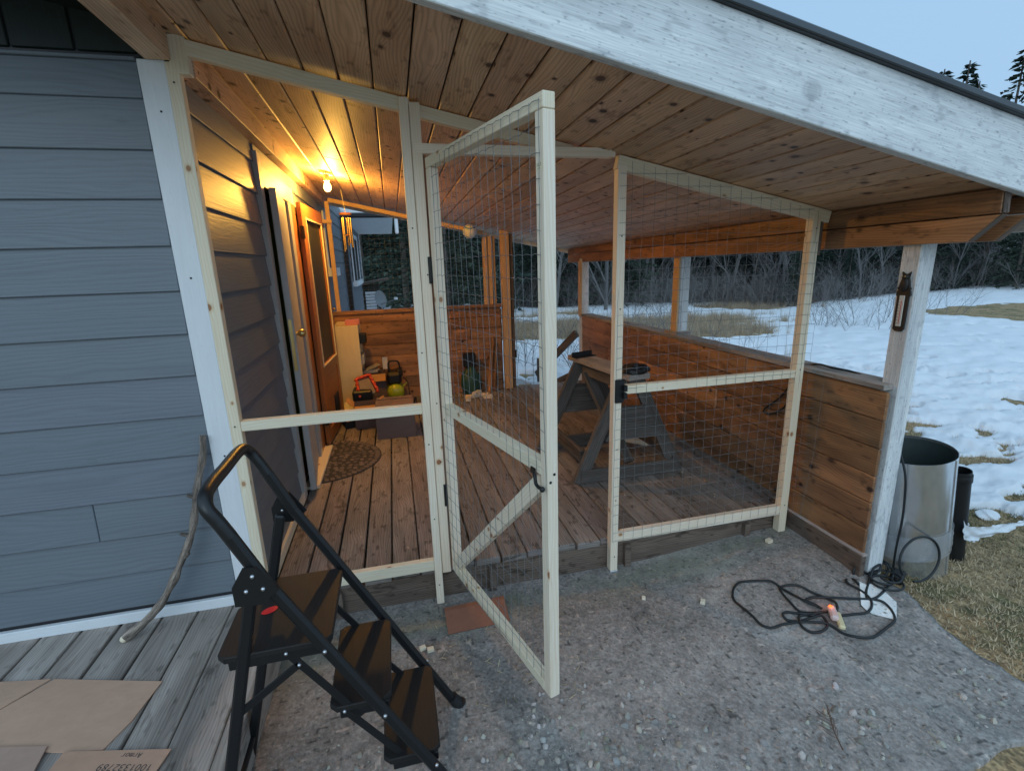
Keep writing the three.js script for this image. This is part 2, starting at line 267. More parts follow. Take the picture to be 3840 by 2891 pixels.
// ---------------------------------------------------------------- house
let HOUSE;
{
  const H = HOUSE = thing('house', 'slate grey house clad in lap siding with white corner trim', 'house');
  const LAP = .1756;
  const lap = (c, s, rot) => board(H, 'siding_board', pick(M.siding), c, s, rot, .0025);
  // wall that faces the camera; each course leans out at its lower edge
  for (let k = 0; k < 13; k++) {
    const yb = 2.374 - k * LAP - (k === 12 ? -.008 : 0), y = yb + .094, cuts = { 10: [-1.33], 6: [-1.62], 2: [-2.3], 8: [-2.6] }[k] ?? [];
    const e = [-3.4, ...cuts.sort((a, b) => a - b), -.838];
    for (let i = 0; i + 1 < e.length; i++) lap([(e[i] + e[i + 1]) / 2, k ? y : 2.436, ZF - .012], [e[i + 1] - e[i] - .0025, k ? .19 : .124, .011], [-.075, 0, 0]);
  }
  board(H, 'flashing', M.siding[0], [-2.12, 2.503, ZF - .006], [2.56, .012, .02]); board(H, 'gable_panel', M.green, [-.786, 2.69, ZF - .02], [.09, .36, .012]);
  for (let i = 0; i < 14; i++) board(H, 'gable_panel', M.green, [-.93 - .196 * i, 2.9, ZF - .02], [.19, .75, .012], null, .004);
  board(H, 'corner_trim', M.trim, [-.7915, 1.377, ZF - .009], [.091, 2.254, .018]); for (const y of [2.33, 1.72, .95, .52]) mesh('screw_head', new THREE.CylinderGeometry(.004, .004, .003, 8).rotateX(Math.PI / 2), M.blackMatte, H, [-.79 + .006 * Math.sin(y * 9), y, ZF + .0008]);
  board(H, 'base_strip', M.trim, [-2.12, .224, ZF - .008], [2.56, .05, .022]);
  // wall along the porch
  const side = (z0, z1, ks) => { for (const k of ks) { const yb = 2.353 - k * LAP; lap([XW + .012, yb + .094, (z0 + z1) / 2], [.011, .19, Math.abs(z1 - z0) - .003], [0, 0, .075]); } };
  const all = Array.from({ length: 13 }, (_, i) => i - .0);
  side(-2.30, -3.318, all); side(-4.41, -9.0, all); side(-9.0, -13.5, all);
  for (const [z0, z1] of [[-2.3, -3.318], [-3.318, -13.5]]) lap([XW + .012, 2.60, (z0 + z1) / 2], [.011, .19, Math.abs(z1 - z0)], [0, 0, .075]);
  board(H, 'kick_board', M.spruce[0], [XW + .03, .235, -2.9], [.02, .06, 1.0]);
  // shell behind the cladding
  const core = (c, s) => board(H, 'wall', M.dim, c, s, null, .001);
  core([-2.1, 1.38, -2.36], [2.64, 2.66, .12]); core([-.82, 1.3, -2.9], [.12, 2.5, .98]); core([-.82, 1.3, -8.82], [.12, 2.5, 9.4]); core([-.82, 2.4, -3.75], [.12, .3, .74]);
  core([-3.4, 1.3, -8], [.1, 2.5, 11.3]); core([-2.1, 1.3, -13.5], [2.6, 2.5, .1]); core([-2.1, .12, -8], [2.5, .06, 11]); core([-2.1, 2.53, -8], [2.5, .06, 11]);
  board(H, 'interior_wall', std([.42, .4, .06], .8), [-1.5, 1.3, -5.05], [1.2, 2.3, .04]);
  // doorway trim
  board(H, 'door_casing', M.door, [XW + .018, 1.315, -3.358], [.05, 2.2, .078]);
  board(H, 'door_casing', M.door, [XW + .018, 1.22, -4.17], [.05, 2.02, .12]); board(H, 'door_casing', M.oak, [XW + .02, 1.22, -4.315], [.045, 2.02, .16]);
  board(H, 'door_casing', M.door, [XW + .016, 2.295, -3.9], [.045, .12, 1.0]);
  board(H, 'frieze_board', M.siding[1], [XW + .012, 2.405, -3.97], [.035, .09, 1.3]);
  board(H, 'frieze_board', M.siding[2], [XW + .012, 2.398, -5.25], [.035, .1, 1.24]);
  board(H, 'door_jamb', std([.4, .38, .05], .6), [-.815, 1.22, -4.112], [.13, 2.02, .016]); board(H, 'door_jamb', M.door, [-.815, 1.22, -3.396], [.13, 2.02, .016]);
  board(H, 'threshold', M.spruce[1], [XW + .055, .205, -3.95], [.1, .025, .86]); board(H, 'threshold', M.oak, [-.80, .225, -3.75], [.1, .02, .70]);
  // outward door standing ajar
  const D = mesh('door', cbox(.04, 2.0, .68, .003), M.door, H, [-.697, 1.23, -3.762], [0, .11, 0]);
  mesh('door_knob', new THREE.SphereGeometry(.027, 16, 12), M.brass, D, [.055, .1, .28]); mesh('knob_stem', cyl([.018, .1, .28], [.05, .1, .28], .011), M.brass, D);
  board(D, 'latch_strip', M.brass, [-.004, .03, .3415], [.022, .34, .004]);
  // windows past the porch
  const win = (z0, z1, y0, y1, x) => {
    const w = mesh('window', cbox(.03, y1 - y0, Math.abs(z1 - z0)), M.dim, H, [x, (y0 + y1) / 2, (z0 + z1) / 2]), L = Math.abs(z1 - z0), h = y1 - y0;
    for (const s of [-1, 1]) { board(w, 'frame', M.trim, [.012, 0, s * (L / 2 - .04)], [.04, h, .08]); }
    board(w, 'frame', M.trim, [.012, h / 2 - .04, 0], [.038, .08, L - .16]); board(w, 'frame', M.trim, [.012, 0, 0], [.03, h - .2, .035]); board(w, 'sill', M.trim, [.03, -h / 2 + .04, 0], [.09, .1, L + .06]);
    board(w, 'pane', M.dim, [.016, 0, 0], [.004, h - .16, L - .16]);
  };
  win(-6.16, -6.9, 1.66, 2.38, XW + .022); win(-10.1, -12.1, 1.4, 2.42, XW + .022);
  board(H, 'downspout', M.blackMatte, [XW + .07, 1.55, -8.5], [.075, 2.0, .06], null, .012);
  board(H, 'corner_trim', M.trim, [XW + .02, 1.4, -13.46], [.03, 2.4, .1]);
  board(H, 'soffit', M.trim, [-.32, 2.62, -11.3], [.86, .1, 4.6]); board(H, 'gutter', M.blackMatte, [-.30, 2.585, -8.94], [.82, .075, .1], null, .02); board(H, 'fascia', M.trim, [-.36, 2.69, -8.97], [.95, .12, .03]);
  board(H, 'gutter_end', M.trim, [.16, 2.45, -9.0], [.06, .33, .08], null, .015);
}

// ---------------------------------------------------------------- decks
{
  const d = thing('porch_deck', 'raised porch floor of brown weathered planks behind the screen frame', 'deck');
  for (let i = 0; i < 21; i++) { const x = -.71 + i * .1453 + .075, w = .1453 - rr(.006, .012); if (x > 2.36) break; const z0 = -2.325 + rr(-.01, .01); board(d, 'deck_board', pick(M.deck), [x, DECK - .019 + rr(-.0015, .0015), (z0 - 6.0) / 2], [w, .038, 6.0 + z0], null, .004); }
  board(d, 'rim_joist', M.rim, [.8, .075, -2.352], [3.06, .15, .038]);
  board(d, 'rim_joist', M.rim, [.8, .06, -5.96], [3.06, .17, .038]);
  for (const x of [-.4, .4, 1.2, 2.0]) board(d, 'joist', M.rim, [x, .07, -4.1], [.038, .14, 3.6]);
  const e = thing('side_deck', 'grey weathered side deck under the cardboard sheets', 'deck');
  const xs = [-.635, -.7, -.864, -1.015, -1.164, -1.332, -1.488, -1.646, -1.812, -1.98, -2.15, -2.32];
  for (let i = 0; i + 1 < xs.length; i++) { const g = [.003, .004, .006, .008, .014, .015, .012, .004, .016, .01, .01][i]; board(e, 'deck_board', pick(M.gray), [(xs[i] + xs[i + 1]) / 2, .181 + rr(-.002, .002), -1.33], [xs[i] - xs[i + 1] - g, .038, 1.92], null, .004); }
  board(e, 'rim_joist', M.gray[0], [-.655, .085, -1.33], [.038, .15, 1.9]);
}

// ---------------------------------------------------------------- porch roof
{
  const R = thing('porch_canopy', 'sloping porch roof lined with knotty pine boards, white edge board', 'roof');
  const rot = [-.015, 0, -TH], W = .1302, n = 27;
  for (let i = -2; i < n; i++) {
    const x = -.655 + W * (i + .5), cuts = [-1.49]; let z = -1.49; while (z > -6.5) { z -= rr(1.1, 3.3); cuts.push(Math.max(z, -6.5)); } if (cuts.at(-2) + 6.5 < .3) cuts.splice(-2, 1);
    for (let k = 0; k + 1 < cuts.length; k++) { const zc = (cuts[k] + cuts[k + 1]) / 2; board(R, 'ceiling_board', pick(M.ceil), [x, ceilY(x, zc) + .0095 + rr(-.0008, .0008), zc], [W / Math.cos(TH) - .0055, .018, cuts[k] - cuts[k + 1] - .0025], rot, .005); }
  }
  const along = (name, mat, x0, x1, z, dy, h, t, b) => { const xc = (x0 + x1) / 2; return board(R, name, mat, [xc + Math.sin(TH) * dy, ceilY(xc, z) + dy * Math.cos(TH), z], [(x1 - x0) / Math.cos(TH), h, t], [0, 0, -TH], b, 0); };
  along('fascia_board', M.white, -3.6, .098, -1.478, .094, .232, .022, .003); along('fascia_board', M.white, .1, 2.94, -1.478, .094, .232, .022, .003);
  along('fascia_lip', M.white, -3.6, 2.9, -1.489, -.012, .02, .03, .002);
  along('drip_edge', std([.05, .055, .06], .4, { metalness: .6 }), -3.6, 2.97, -1.462, .222, .028, .03, .006);
  { const x = -.35; board(R, 'roof_sheet', std([.08, .09, .1], .4, { metalness: .5 }), [x, ceilY(x, -4) + .225, -4.02], [6.75 / Math.cos(TH), .02, 5.14], rot); }
  { const x = -2.2; board(R, 'soffit_panel', M.green, [x, ceilY(x, -4) + .01, -4], [3.0 / Math.cos(TH), .018, 5.0], rot); }
  { const x = 2.9; board(R, 'eave_board', M.white, [x, ceilY(x, -4) + .06, -4.0], [.022, .2, 5.02], [-.015, 0, 0], .003, 2); }
  { const x = 1; board(R, 'back_fascia', M.white, [x, ceilY(x, -6.5) + .06, -6.52], [3.9, .2, .022], [0, 0, -TH], .003, 0); }
  board(R, 'ledger', M.ceil[2], [-.7005, 2.535, -4.44], [.081, .16, 4.24], [-.004, 0, 0]); board(R, 'lookout', M.ceil[3], [-.763, 2.56, -1.886], [.086, .112, .77], [-.01, 0, 0], .003, 2);
  // doubled beam with clipped tails carrying the low edge
  for (const [x, name] of [[XR + .02, 'beam'], [XR + .165, 'beam']]) {
    const yb = 1.765, yt = ceilY(x, -1.5) - .004, sm = 1.868; // two planks one above the other, drawn as (-z, y)
    const planks = [[[1.505, yt], [1.5, sm + .002], [6.4, sm - .041], [6.4, yt - .075]], [[1.5, sm - .002], [1.6, yb + .002], [6.4, yb - .045], [6.4, sm - .045]]];
    planks.forEach((o, k) => {
      const s = new THREE.Shape(o.map(q => new THREE.Vector2(...q))), g = new THREE.ExtrudeGeometry(s, { depth: .037, bevelEnabled: true, bevelSize: .002, bevelThickness: .003, bevelOffset: -.003, bevelSegments: 1 });
      const p = g.attributes.position, u = g.attributes.uv; for (let i = 0; i < p.count; i++) u.setXY(i, p.getX(i) / 2.4 + x + k * .37, p.getY(i) / .6 + k * .31);
      g.rotateY(Math.PI / 2); g.translate(x - .0185, 0, 0); mesh('beam', g, M.cedar[k + 1], R);
      const e = k ? [V(x, 1.866, -1.4985), V(x, yb + .004, -1.598)] : [V(x, yt - .002, -1.5025), V(x, sm + .004, -1.4975)]; mesh('end_grain', barGeo(e[0], e[1], .034, .003, .001, V(0, 0, 1)), M.rim, R);
    });
  }
  for (const z of [-1.7, -2.44, -4, -5.5]) board(R, 'beam_block', M.cedar[0], [XR + .0925, 1.86, z], [.105, .14, .04]);
}
const post = (x, z, w, y0, y1, label, mats = M.white) => { const t = thing('porch_post', label, 'post', [x, 0, z], 'posts along the low side of the porch'); board(t, 'shaft', mats, [0, (y0 + y1) / 2, 0], [w, y1 - y0, w], null, .006); return t; };
post(2.4075, -1.855, .092, .0, 1.80, 'white painted corner post with owl thermometer at the front of the porch');
{ const t = post(2.43, -3.84, .092, 1.0, 1.79, 'grey painted middle post standing on the half wall cap'); board(t, 'side_cleat', M.pine[1], [-.055, 1.42, 0], [.018, .7, .085]); board(t, 'base_block', M.gray[1], [-.02, 1.107, 0], [.14, .025, .2]); }
{ const t = post(2.36, -5.92, .092, .1, 1.77, 'grey painted rear post at the far end of the half wall'); board(t, 'side_cleat', M.pine[1], [-.055, 1.4, 0], [.018, .68, .085]); }
{
  const t = thing('half_wall', 'brown stained plank half wall along the right side of the porch', 'half wall');
  for (let k = 0; k < 6; k++) {
    const y = .2495 + k * .1486; let z = -1.82; const end = -5.9;
    while (z > end + .05) { const L = Math.min(rr(1.0, 2.6), z - end); const z1 = z - L < end + .5 ? end : z - L; board(t, 'wall_board', pick(M.cedar), [XR + .009 + rr(-.001, .001), y, (z + z1) / 2], [.018, .1455, z - z1 - .004], null, .006); z = z1; }
  }
  for (let k = 0; k < 6; k++) board(t, 'wall_board', pick(M.cedar), [XR + .118, .2495 + k * .1486, -3.93], [.018, .147, 3.95], null, .003);
  board(t, 'cap', M.gray[0], [XR + .06, 1.081, -3.86], [.15, .028, 4.05], [-.004, 0, 0], .004);
  board(t, 'skirt_board', M.rim, [XR - .006, .09, -2.085], [.03, .17, .56], null, .004); board(t, 'ledge', M.gray[2], [XR + .0, .178, -2.07], [.03, .012, .53]);
  board(t, 'floor_cleat', M.deck[0], [XR - .03, DECK + .02, -4.1], [.05, .038, 3.5]);
}
{
  const t = thing('half_wall', 'orange brown plank half wall across the back of the porch', 'half wall');
  for (let k = 0; k < 8; k++) {
    const y = .25 + k * .1325; let x = -.72; const end = 1.27;
    while (x < end - .02) { const L = rr(.5, 1.3), x1 = x + L > end - .35 ? end : x + L; board(t, 'wall_board', pick(M.cedar), [(x + x1) / 2, y, ZB + .009 + rr(-.001, .001)], [x1 - x - .004, .130, .018], null, .005); x = x1; }
  }
  board(t, 'cap', M.cedar[3], [.27, 1.243, ZB + .0], [2.02, .036, .1]); board(t, 'end_board', M.cedar[0], [1.275, .7, ZB - .05], [.018, 1.0, .1]);
  board(t, 'backing', M.cedar[0], [.27, .7, ZB - .09], [1.98, 1.0, .018]);
}
// ---------------------------------------------------------------- front screen frame and gate
const sp = () => pick(M.spruce), L4 = .042;
{
  const t = thing('screen_wall', 'pale new lumber screen frame closing the front of the porch', 'screen wall');
  board(t, 'post', sp(), [-.724, 1.385, ZF - .022], [.044, 2.23, .044]);
  const rail = (name, x0, x1, off, h = L4, z = ZF - .022, d = .044) => { const xc = (x0 + x1) / 2; board(t, name, sp(), [xc, ceilY(xc, z) - off, z], [(x1 - x0) / Math.cos(TH), h, d], [0, 0, -TH], .002, 0); };
  rail('top_rail', -.70, .128, .032, .052); board(t, 'corner_block', sp(), [-.697, 2.525, ZF - .02], [.062, .13, .045]);
  rail('top_rail', .132, .86, .03, .05, ZF - .06, .04);
  rail('top_rail', 1.075, 2.31, .036, .062);
  board(t, 'post', sp(), [.1085, 1.21, ZF - .022], [.038, 2.41, .06]); board(t, 'post', sp(), [.152, 1.29, ZF - .026], [.045, 2.22, .05]);
  board(t, 'hinge_strip', M.cedar[1], [.182, 1.2, ZF - .03], [.012, 2.0, .03]);
  board(t, 'header', sp(), [.6, 2.223, ZF - .022], [.92, .04, .044]);
  board(t, 'post', sp(), [1.098, 1.09, ZF - .022], [.044, 2.16, .048]);
  board(t, 'post_foot', M.galv, [1.098, .004, ZF - .022], [.05, .012, .055]);
  board(t, 'post', sp(), [2.225, 1.005, ZF - .022], [.05, 1.87, .05]);
  board(t, 'post_cleat', M.rim, [2.262, 1.84, ZF - .03], [.03, .22, .05]); board(t, 'mid_rail', sp(), [-.306, 1.076, ZF - .022], [.79, .045, .042]); board(t, 'mid_rail', sp(), [1.66, 1.076, ZF - .022], [1.078, .045, .042]);
  board(t, 'bottom_rail', sp(), [-.306, .232, ZF - .018], [.79, .058, .036]); board(t, 'bottom_rail', sp(), [1.66, .218, ZF - .018], [1.078, .058, .036]);
  for (const [x, y] of [[-.724, 2.43], [-.724, 1.08], [.108, 1.9], [.108, 1.35], [.108, .9], [.108, .5], [.108, .12], [.16, 1.7], [.16, 1.1], [.16, .8], [1.1, 1.85], [1.1, 1.5], [1.1, .75], [1.1, .45], [1.1, .1], [2.225, 1.1], [2.225, .25], [2.225, 1.87]]) mesh('screw_head', new THREE.CylinderGeometry(.0035, .0035, .002, 8).rotateX(Math.PI / 2), M.blackMatte, t, [x, y, ZF + (x > .13 && x < .2 ? -.0005 : x > .1 && x < .12 ? .0085 : .0035) + (x > 2 ? 0 : 0)]);
  // wire stapled to the right bay, its loose end running on past the last post
  const wm = mesh('wire_mesh', wirePanel(V(1.085, .2, ZF + .004), V(1, 0, 0), V(0, 1, 0), 1.2, 1.6, .06, .0553, .0009), M.wire, t);
  { const W = new Wires(); for (let i = 0; i < 19; i++) { const x = 1.145 + i * .06, y1 = ceilY(x, ZF) - .02; if (y1 > 1.8) W.add([V(x, 1.8, ZF + .004), V(x + .003, (1.8 + y1) / 2, ZF + .006), V(x, y1, ZF + .005)], .0009); }
    for (let j = 1; j < 7; j++) { const y = 1.8 + j * .0553, xe = Math.min(2.2, (2.43 - y) / SL); if (xe > 1.15) W.add(Array.from({ length: 30 }, (_, k) => V(lerp(1.085, xe, k / 29), y + (k % 2 ? .0018 : -.001), ZF + .004)), .0009); }
    for (let j = 0; j < 15; j++) { const y = .26 + j * .0553, l = rr(.0, .03); W.add([V(2.285, y, ZF + .004), V(2.33, y + .004, ZF + .05), V(2.3, y + .01, ZF + .14 + l)], .0009); }
    W.add([V(2.29, .2, ZF + .06), V(2.3, .6, ZF + .09), V(2.298, 1.03, ZF + .1)], .0009);
    mesh('loose_wire', W.build(), M.wire, t); }
  // striker of the gate latch on the post
  const k = board(t, 'latch_keeper', M.black, [1.105, 1.075, ZF + .008], [.05, .125, .012], null, .003); board(k, 'keeper_jaw', M.black, [.02, .02, .018], [.02, .03, .03]); board(k, 'keeper_jaw', M.black, [.02, -.02, .018], [.02, .03, .03]);
}
{
  const A = V(.2, 0, ZF + .002), B = V(.452, 0, -1.392), d = B.clone().sub(A), W = d.length(), ang = Math.atan2(d.x, d.z);
  const g = thing('screen_gate', 'open wire screen gate of pale lumber with black handle', 'gate', [A.x, 0, A.z]); g.rotation.y = ang - Math.PI / 2; // local +x runs along the gate, +z faces the near side
  const y0 = .2, y1 = 2.185, T = .04;
  board(g, 'stile', sp(), [.024, (y0 + y1) / 2 - .022, 0], [.044, y1 - y0 - .045, T]); board(g, 'stile', sp(), [W - .021, (y0 + y1) / 2 - .022, 0], [.042, y1 - y0 - .045, T]);
  board(g, 'rail', sp(), [W / 2, y1 - .022, 0], [W, .042, T]); board(g, 'rail', sp(), [W / 2, y0 + .02, 0], [W - .088, .04, T]); board(g, 'rail', sp(), [W / 2, 1.085, 0], [W - .088, .045, T]);
  bar(g, 'brace', sp(), [.06, y0 + .06, .001], [W - .06, 1.03, .001], T - .004, .055, .002, V(0, 1, 0));
  const O = V(.008, y0 + .012, T / 2 + .002);
  mesh('wire_mesh', wirePanel(O, V(1, 0, 0), V(0, 1, 0), W - .02, y1 - y0 - .03, .053, .068, .001, .0022), M.wire, g);
  for (const y of [1.72, .62]) { const h = board(g, 'hinge', M.black, [-.008, y, .012], [.02, .11, .035], null, .003); mesh('hinge_pin', cyl([-.0, -.058, .016], [0, .058, .016], .007), M.black, h); }
  const h = mesh('handle', tube([[W - .085, 1.066, T / 2 + .004], [W - .06, 1.064, T / 2 + .014], [W - .048, 1.05, T / 2 + .018], [W - .044, 1.036, T / 2 + .018], [W - .03, 1.03, T / 2 + .018], [W - .012, 1.03, T / 2 + .017]], .006, 30, 8), M.black, g);
  mesh('handle_knob', new THREE.SphereGeometry(.0095, 14, 10), M.black, h, [W - .008, 1.03, T / 2 + .017]); board(h, 'handle_plate', M.black, [W - .084, 1.066, T / 2 + .004], [.028, .022, .006]);
  for (const y of [1.05, 1.075]) mesh('screw_hole', new THREE.CylinderGeometry(.005, .005, .002, 8).rotateZ(Math.PI / 2), M.blackMatte, g, [W + .0004, y, .004 + (1.06 - y) * .6]);
  const wr = document.createElement('canvas'); wr.width = 128; wr.height = 64; const cx = wr.getContext('2d'); cx.fillStyle = '#e9dcbc'; cx.fillRect(0, 0, 128, 64); cx.fillStyle = '#3a3a36'; cx.font = 'italic bold 34px serif'; cx.fillText('S.P.F.', 14, 34); cx.font = '16px serif'; cx.fillText('KD-HT', 30, 56);
  const tx = new THREE.CanvasTexture(wr); tx.colorSpace = THREE.SRGBColorSpace; mesh('grade_stamp', new THREE.PlaneGeometry(.034, .022), new THREE.MeshStandardMaterial({ map: tx, roughness: .8 }), g, [W - .022, 2.0, T / 2 + .0006]);
}

// ---------------------------------------------------------------- rear screen frame
{
  const t = thing('screen_wall', 'brown lumber screen frame standing on the back half wall', 'screen wall');
  const r = (x0, x1, dy) => bar(t, 'top_rail', M.pine[1], [x0, 2.462 - .218 * (x0 + .58) + dy, ZB], [x1, 2.462 - .218 * (x1 + .58) + dy, ZB], .04, .042);
  board(t, 'post', M.pine[1], [-.615, 1.855, ZB], [.045, 1.19, .045]); r(-.6, 1.12, 0); board(t, 'rail', M.pine[2], [-.64, 2.24, ZB + .03], [.12, .04, .04]);
  board(t, 'post', M.pine[1], [1.105, 1.66, ZB], [.05, .80, .045]); board(t, 'post', M.pine[1], [1.165, 1.66, ZB - .02], [.05, .80, .045]); board(t, 'post', M.pine[0], [1.222, 1.66, ZB - .05], [.03, .80, .04]);
  board(t, 'door_post', M.pine[1], [1.325, 1.16, ZB + .01], [.055, 1.94, .08]); board(t, 'door_post', M.pine[0], [1.375, 1.16, ZB + .01], [.04, 1.94, .08]); board(t, 'door_post', M.rim, [1.425, 1.15, ZB + .0], [.038, 1.92, .06]);
  for (const y of [1.88, .63]) board(t, 'hinge', M.black, [1.45, y, ZB + .03], [.022, .1, .02]);
  mesh('wire_mesh', wirePanel(V(-.6, 1.27, ZB - .02), V(1, 0, 0), V(0, 1, 0), 1.68, .84, .056, .056, .0006), M.wire, t);
}
{ const t = thing('stair_rail', 'dark brown sloping handrail beyond the rear opening', 'handrail'); bar(t, 'rail', M.rim, [2.31, .82, -6.05], [1.99, .12, -6.85], .05, .09); board(t, 'post', M.rim, [2.02, .02, -6.8], [.07, .7, .07]); bar(t, 'stringer', M.rim, [2.25, .18, -6.1], [1.95, -.25, -6.9], .04, .2); }

// ---------------------------------------------------------------- wooden screen door folded back on the wall
{
  const A = V(-.672, 0, -4.40), B = V(-.618, 0, -5.25), W = A.distanceTo(B), t = new THREE.Group(); t.name = 'screen_door'; t.userData.label = 'stained wooden screen door swung open against the wall'; t.position.set(A.x, 0, A.z); HOUSE.add(t); t.rotation.y = Math.atan2(-(B.z - A.z), B.x - A.x);
  const y0 = .215, y1 = 2.262; board(t, 'stile', M.oak, [.055, (y0 + y1) / 2, 0], [.11, y1 - y0, .034]); board(t, 'stile', M.oak, [W - .05, (y0 + y1) / 2, 0], [.1, y1 - y0, .034]);
  board(t, 'rail', M.oak, [W / 2, y1 - .06, 0], [W - .21, .12, .034]); board(t, 'rail', M.oak, [W / 2, .86, 0], [W - .21, .1, .034]); board(t, 'rail', M.oak, [W / 2, y0 + .06, 0], [W - .21, .12, .034]);
  board(t, 'panel', M.oak, [W / 2, .57, 0], [W - .21, .5, .016]); board(t, 'pet_flap', M.blackMatte, [W - .3, .43, .012], [.2, .24, .012], null, .004);
  board(t, 'screen', std([.02, .02, .018], .5), [W / 2, 1.525, -.004], [W - .21, 1.24, .003]);
  for (const x of [.115, W - .105]) board(t, 'bead', M.cream, [x, 1.525, .02], [.014, 1.26, .012]); for (const y of [.905, 2.145]) board(t, 'bead', M.cream, [W / 2, y, .02], [W - .22, .014, .012]);
  board(t, 'hinge', M.black, [-.008, 2.03, .012], [.03, .1, .03]); board(t, 'hinge', M.black, [-.008, .45, .012], [.03, .1, .03]); mesh('knob', new THREE.SphereGeometry(.014, 12, 8), M.brass, t, [W - .04, 1.35, .04]);
}

// ---------------------------------------------------------------- lit bulb, wind chime, ball
{
  const x = -.444, z = -4.5, yc = ceilY(x, z), t = thing('ceiling_bulb', 'glowing bare bulb in a ceiling socket above the door', 'light bulb', [x, 0, z]);
  mesh('socket_base', new THREE.CylinderGeometry(.055, .05, .022, 24), M.cream, t, [0, yc - .008, 0], [0, 0, -TH]); mesh('socket', new THREE.CylinderGeometry(.021, .023, .05, 20), M.cream, t, [0, yc - .043, 0]);
  const pr = [[.001, -.075], [.014, -.073], [.025, -.062], [.0305, -.045], [.029, -.028], [.021, -.01], [.0145, .004], [.0135, .012], [.001, .012]].map(p => new THREE.Vector2(...p));
  mesh('bulb', new THREE.LatheGeometry(pr, 24), new THREE.MeshStandardMaterial({ color: 0xfff0d0, emissive: new THREE.Color().setRGB(1, .62, .17), emissiveIntensity: 9, roughness: .4 }), t, [0, yc - .077, 0]);
  const p = new THREE.PointLight(new THREE.Color().setRGB(1, .52, .09), 4.2, 0, 2); p.position.set(0, yc - .12, 0); p.shadow.radius = 1.5; p.castShadow = true; t.add(p);
}
{
  const x = -.384, z = -5.3, t = thing('wind_chime', 'brass tube wind chime hanging near the back wall', 'wind chime', [x, 0, z]), yc = ceilY(x, z);
  mesh('cord', cyl([-.02, yc, 0], [0, 2.264, 0], .0022), M.cream, t); mesh('disc', new THREE.CylinderGeometry(.062, .056, .02, 24), M.oak, t, [0, 2.254, 0]);
  [[0, 1.90], [1.26, 1.92], [2.5, 1.975], [3.8, 1.94], [5.0, 1.96]].forEach(([a, yb]) => { const px = Math.sin(a + 4.4) * .042, pz = Math.cos(a + 4.4) * .042; const k = mesh('chime_tube', cyl([px, yb, pz], [px, 2.22, pz], .0085, .0085, 12), M.brass, t); mesh('tube_cord', cyl([px, 2.22, pz], [px, 2.25, pz], .0015, .0015, 5), M.blackMatte, k); });
  mesh('clapper', new THREE.CylinderGeometry(.018, .018, .012, 16), M.oak, t, [0, 2.06, 0]); mesh('clapper_cord', cyl([0, 2.25, 0], [0, 1.95, 0], .0012, .0012, 5), M.blackMatte, t);
}
{
  const c = dataTex(256, 128, (i, j, o) => { const a = i / 256 * 6.283, b = (j / 128 - .5) * 3.14, w = Math.sin(b * 2.2 + Math.sin(a) * 1.1 + 1.2); const bl = Math.abs(w) < .2 && b > -.9; o[0] = bl ? 40 : 226; o[1] = bl ? 140 : 228; o[2] = bl ? 205 : 228; });
  const m = mesh('ball', new THREE.SphereGeometry(.078, 32, 22), new THREE.MeshStandardMaterial({ map: c, roughness: .5 }), null, [.922, 2.106, ZB + .1]); tag(m, 'small white and blue ball wedged under the ceiling at the back screen', 'ball');
}
// ---------------------------------------------------------------- things on the porch
{
  const cx = -.71, cz = -4.07, a = .47, b = .5, t = thing('doormat', 'half round cobbled rubber doormat before the open door', 'doormat', [cx, DECK, cz]);
  const s = new THREE.Shape(); s.absellipse(0, 0, b, a, -Math.PI / 2, Math.PI / 2); s.closePath(); const g = new THREE.ExtrudeGeometry(s, { depth: .006, bevelEnabled: false, curveSegments: 40 }); g.rotateX(-Math.PI / 2); mesh('mat_base', g, std([.05, .046, .042], .9), t, [0, .002, 0]);
  const sm = [[.15, .12, .1], [.18, .14, .115], [.12, .1, .088], [.2, .16, .135]].map(c => std(c, .9)), sg = [0, 1, 2].map(k => { const q = new THREE.CylinderGeometry(.9, 1, 1, [5, 6, 7][k], 1); return q; });
  const stone = (x, z, rx, rz, ry) => { const m = mesh('stone', pick(sg), pick(sm), t, [x, .010, z], [0, ry, 0]); m.scale.set(rx, .006, rz); };
  for (let i = 0; i < 34; i++) { const th = -Math.PI / 2 + (i + .5) / 34 * Math.PI; stone(b * .94 * Math.cos(th), a * .94 * Math.sin(th), .026, .018, -th); }
  for (let r = .83; r > .08; r -= .098) { const n = Math.max(3, Math.round(24 * r)); for (let i = 0; i < n; i++) { const th = -Math.PI / 2 + (i + .5 + rr(-.2, .2)) / n * Math.PI, q = r + rr(-.025, .025); stone(b * q * Math.cos(th), a * q * Math.sin(th), rr(.017, .026), rr(.016, .022), rr(0, 3)); } }
}
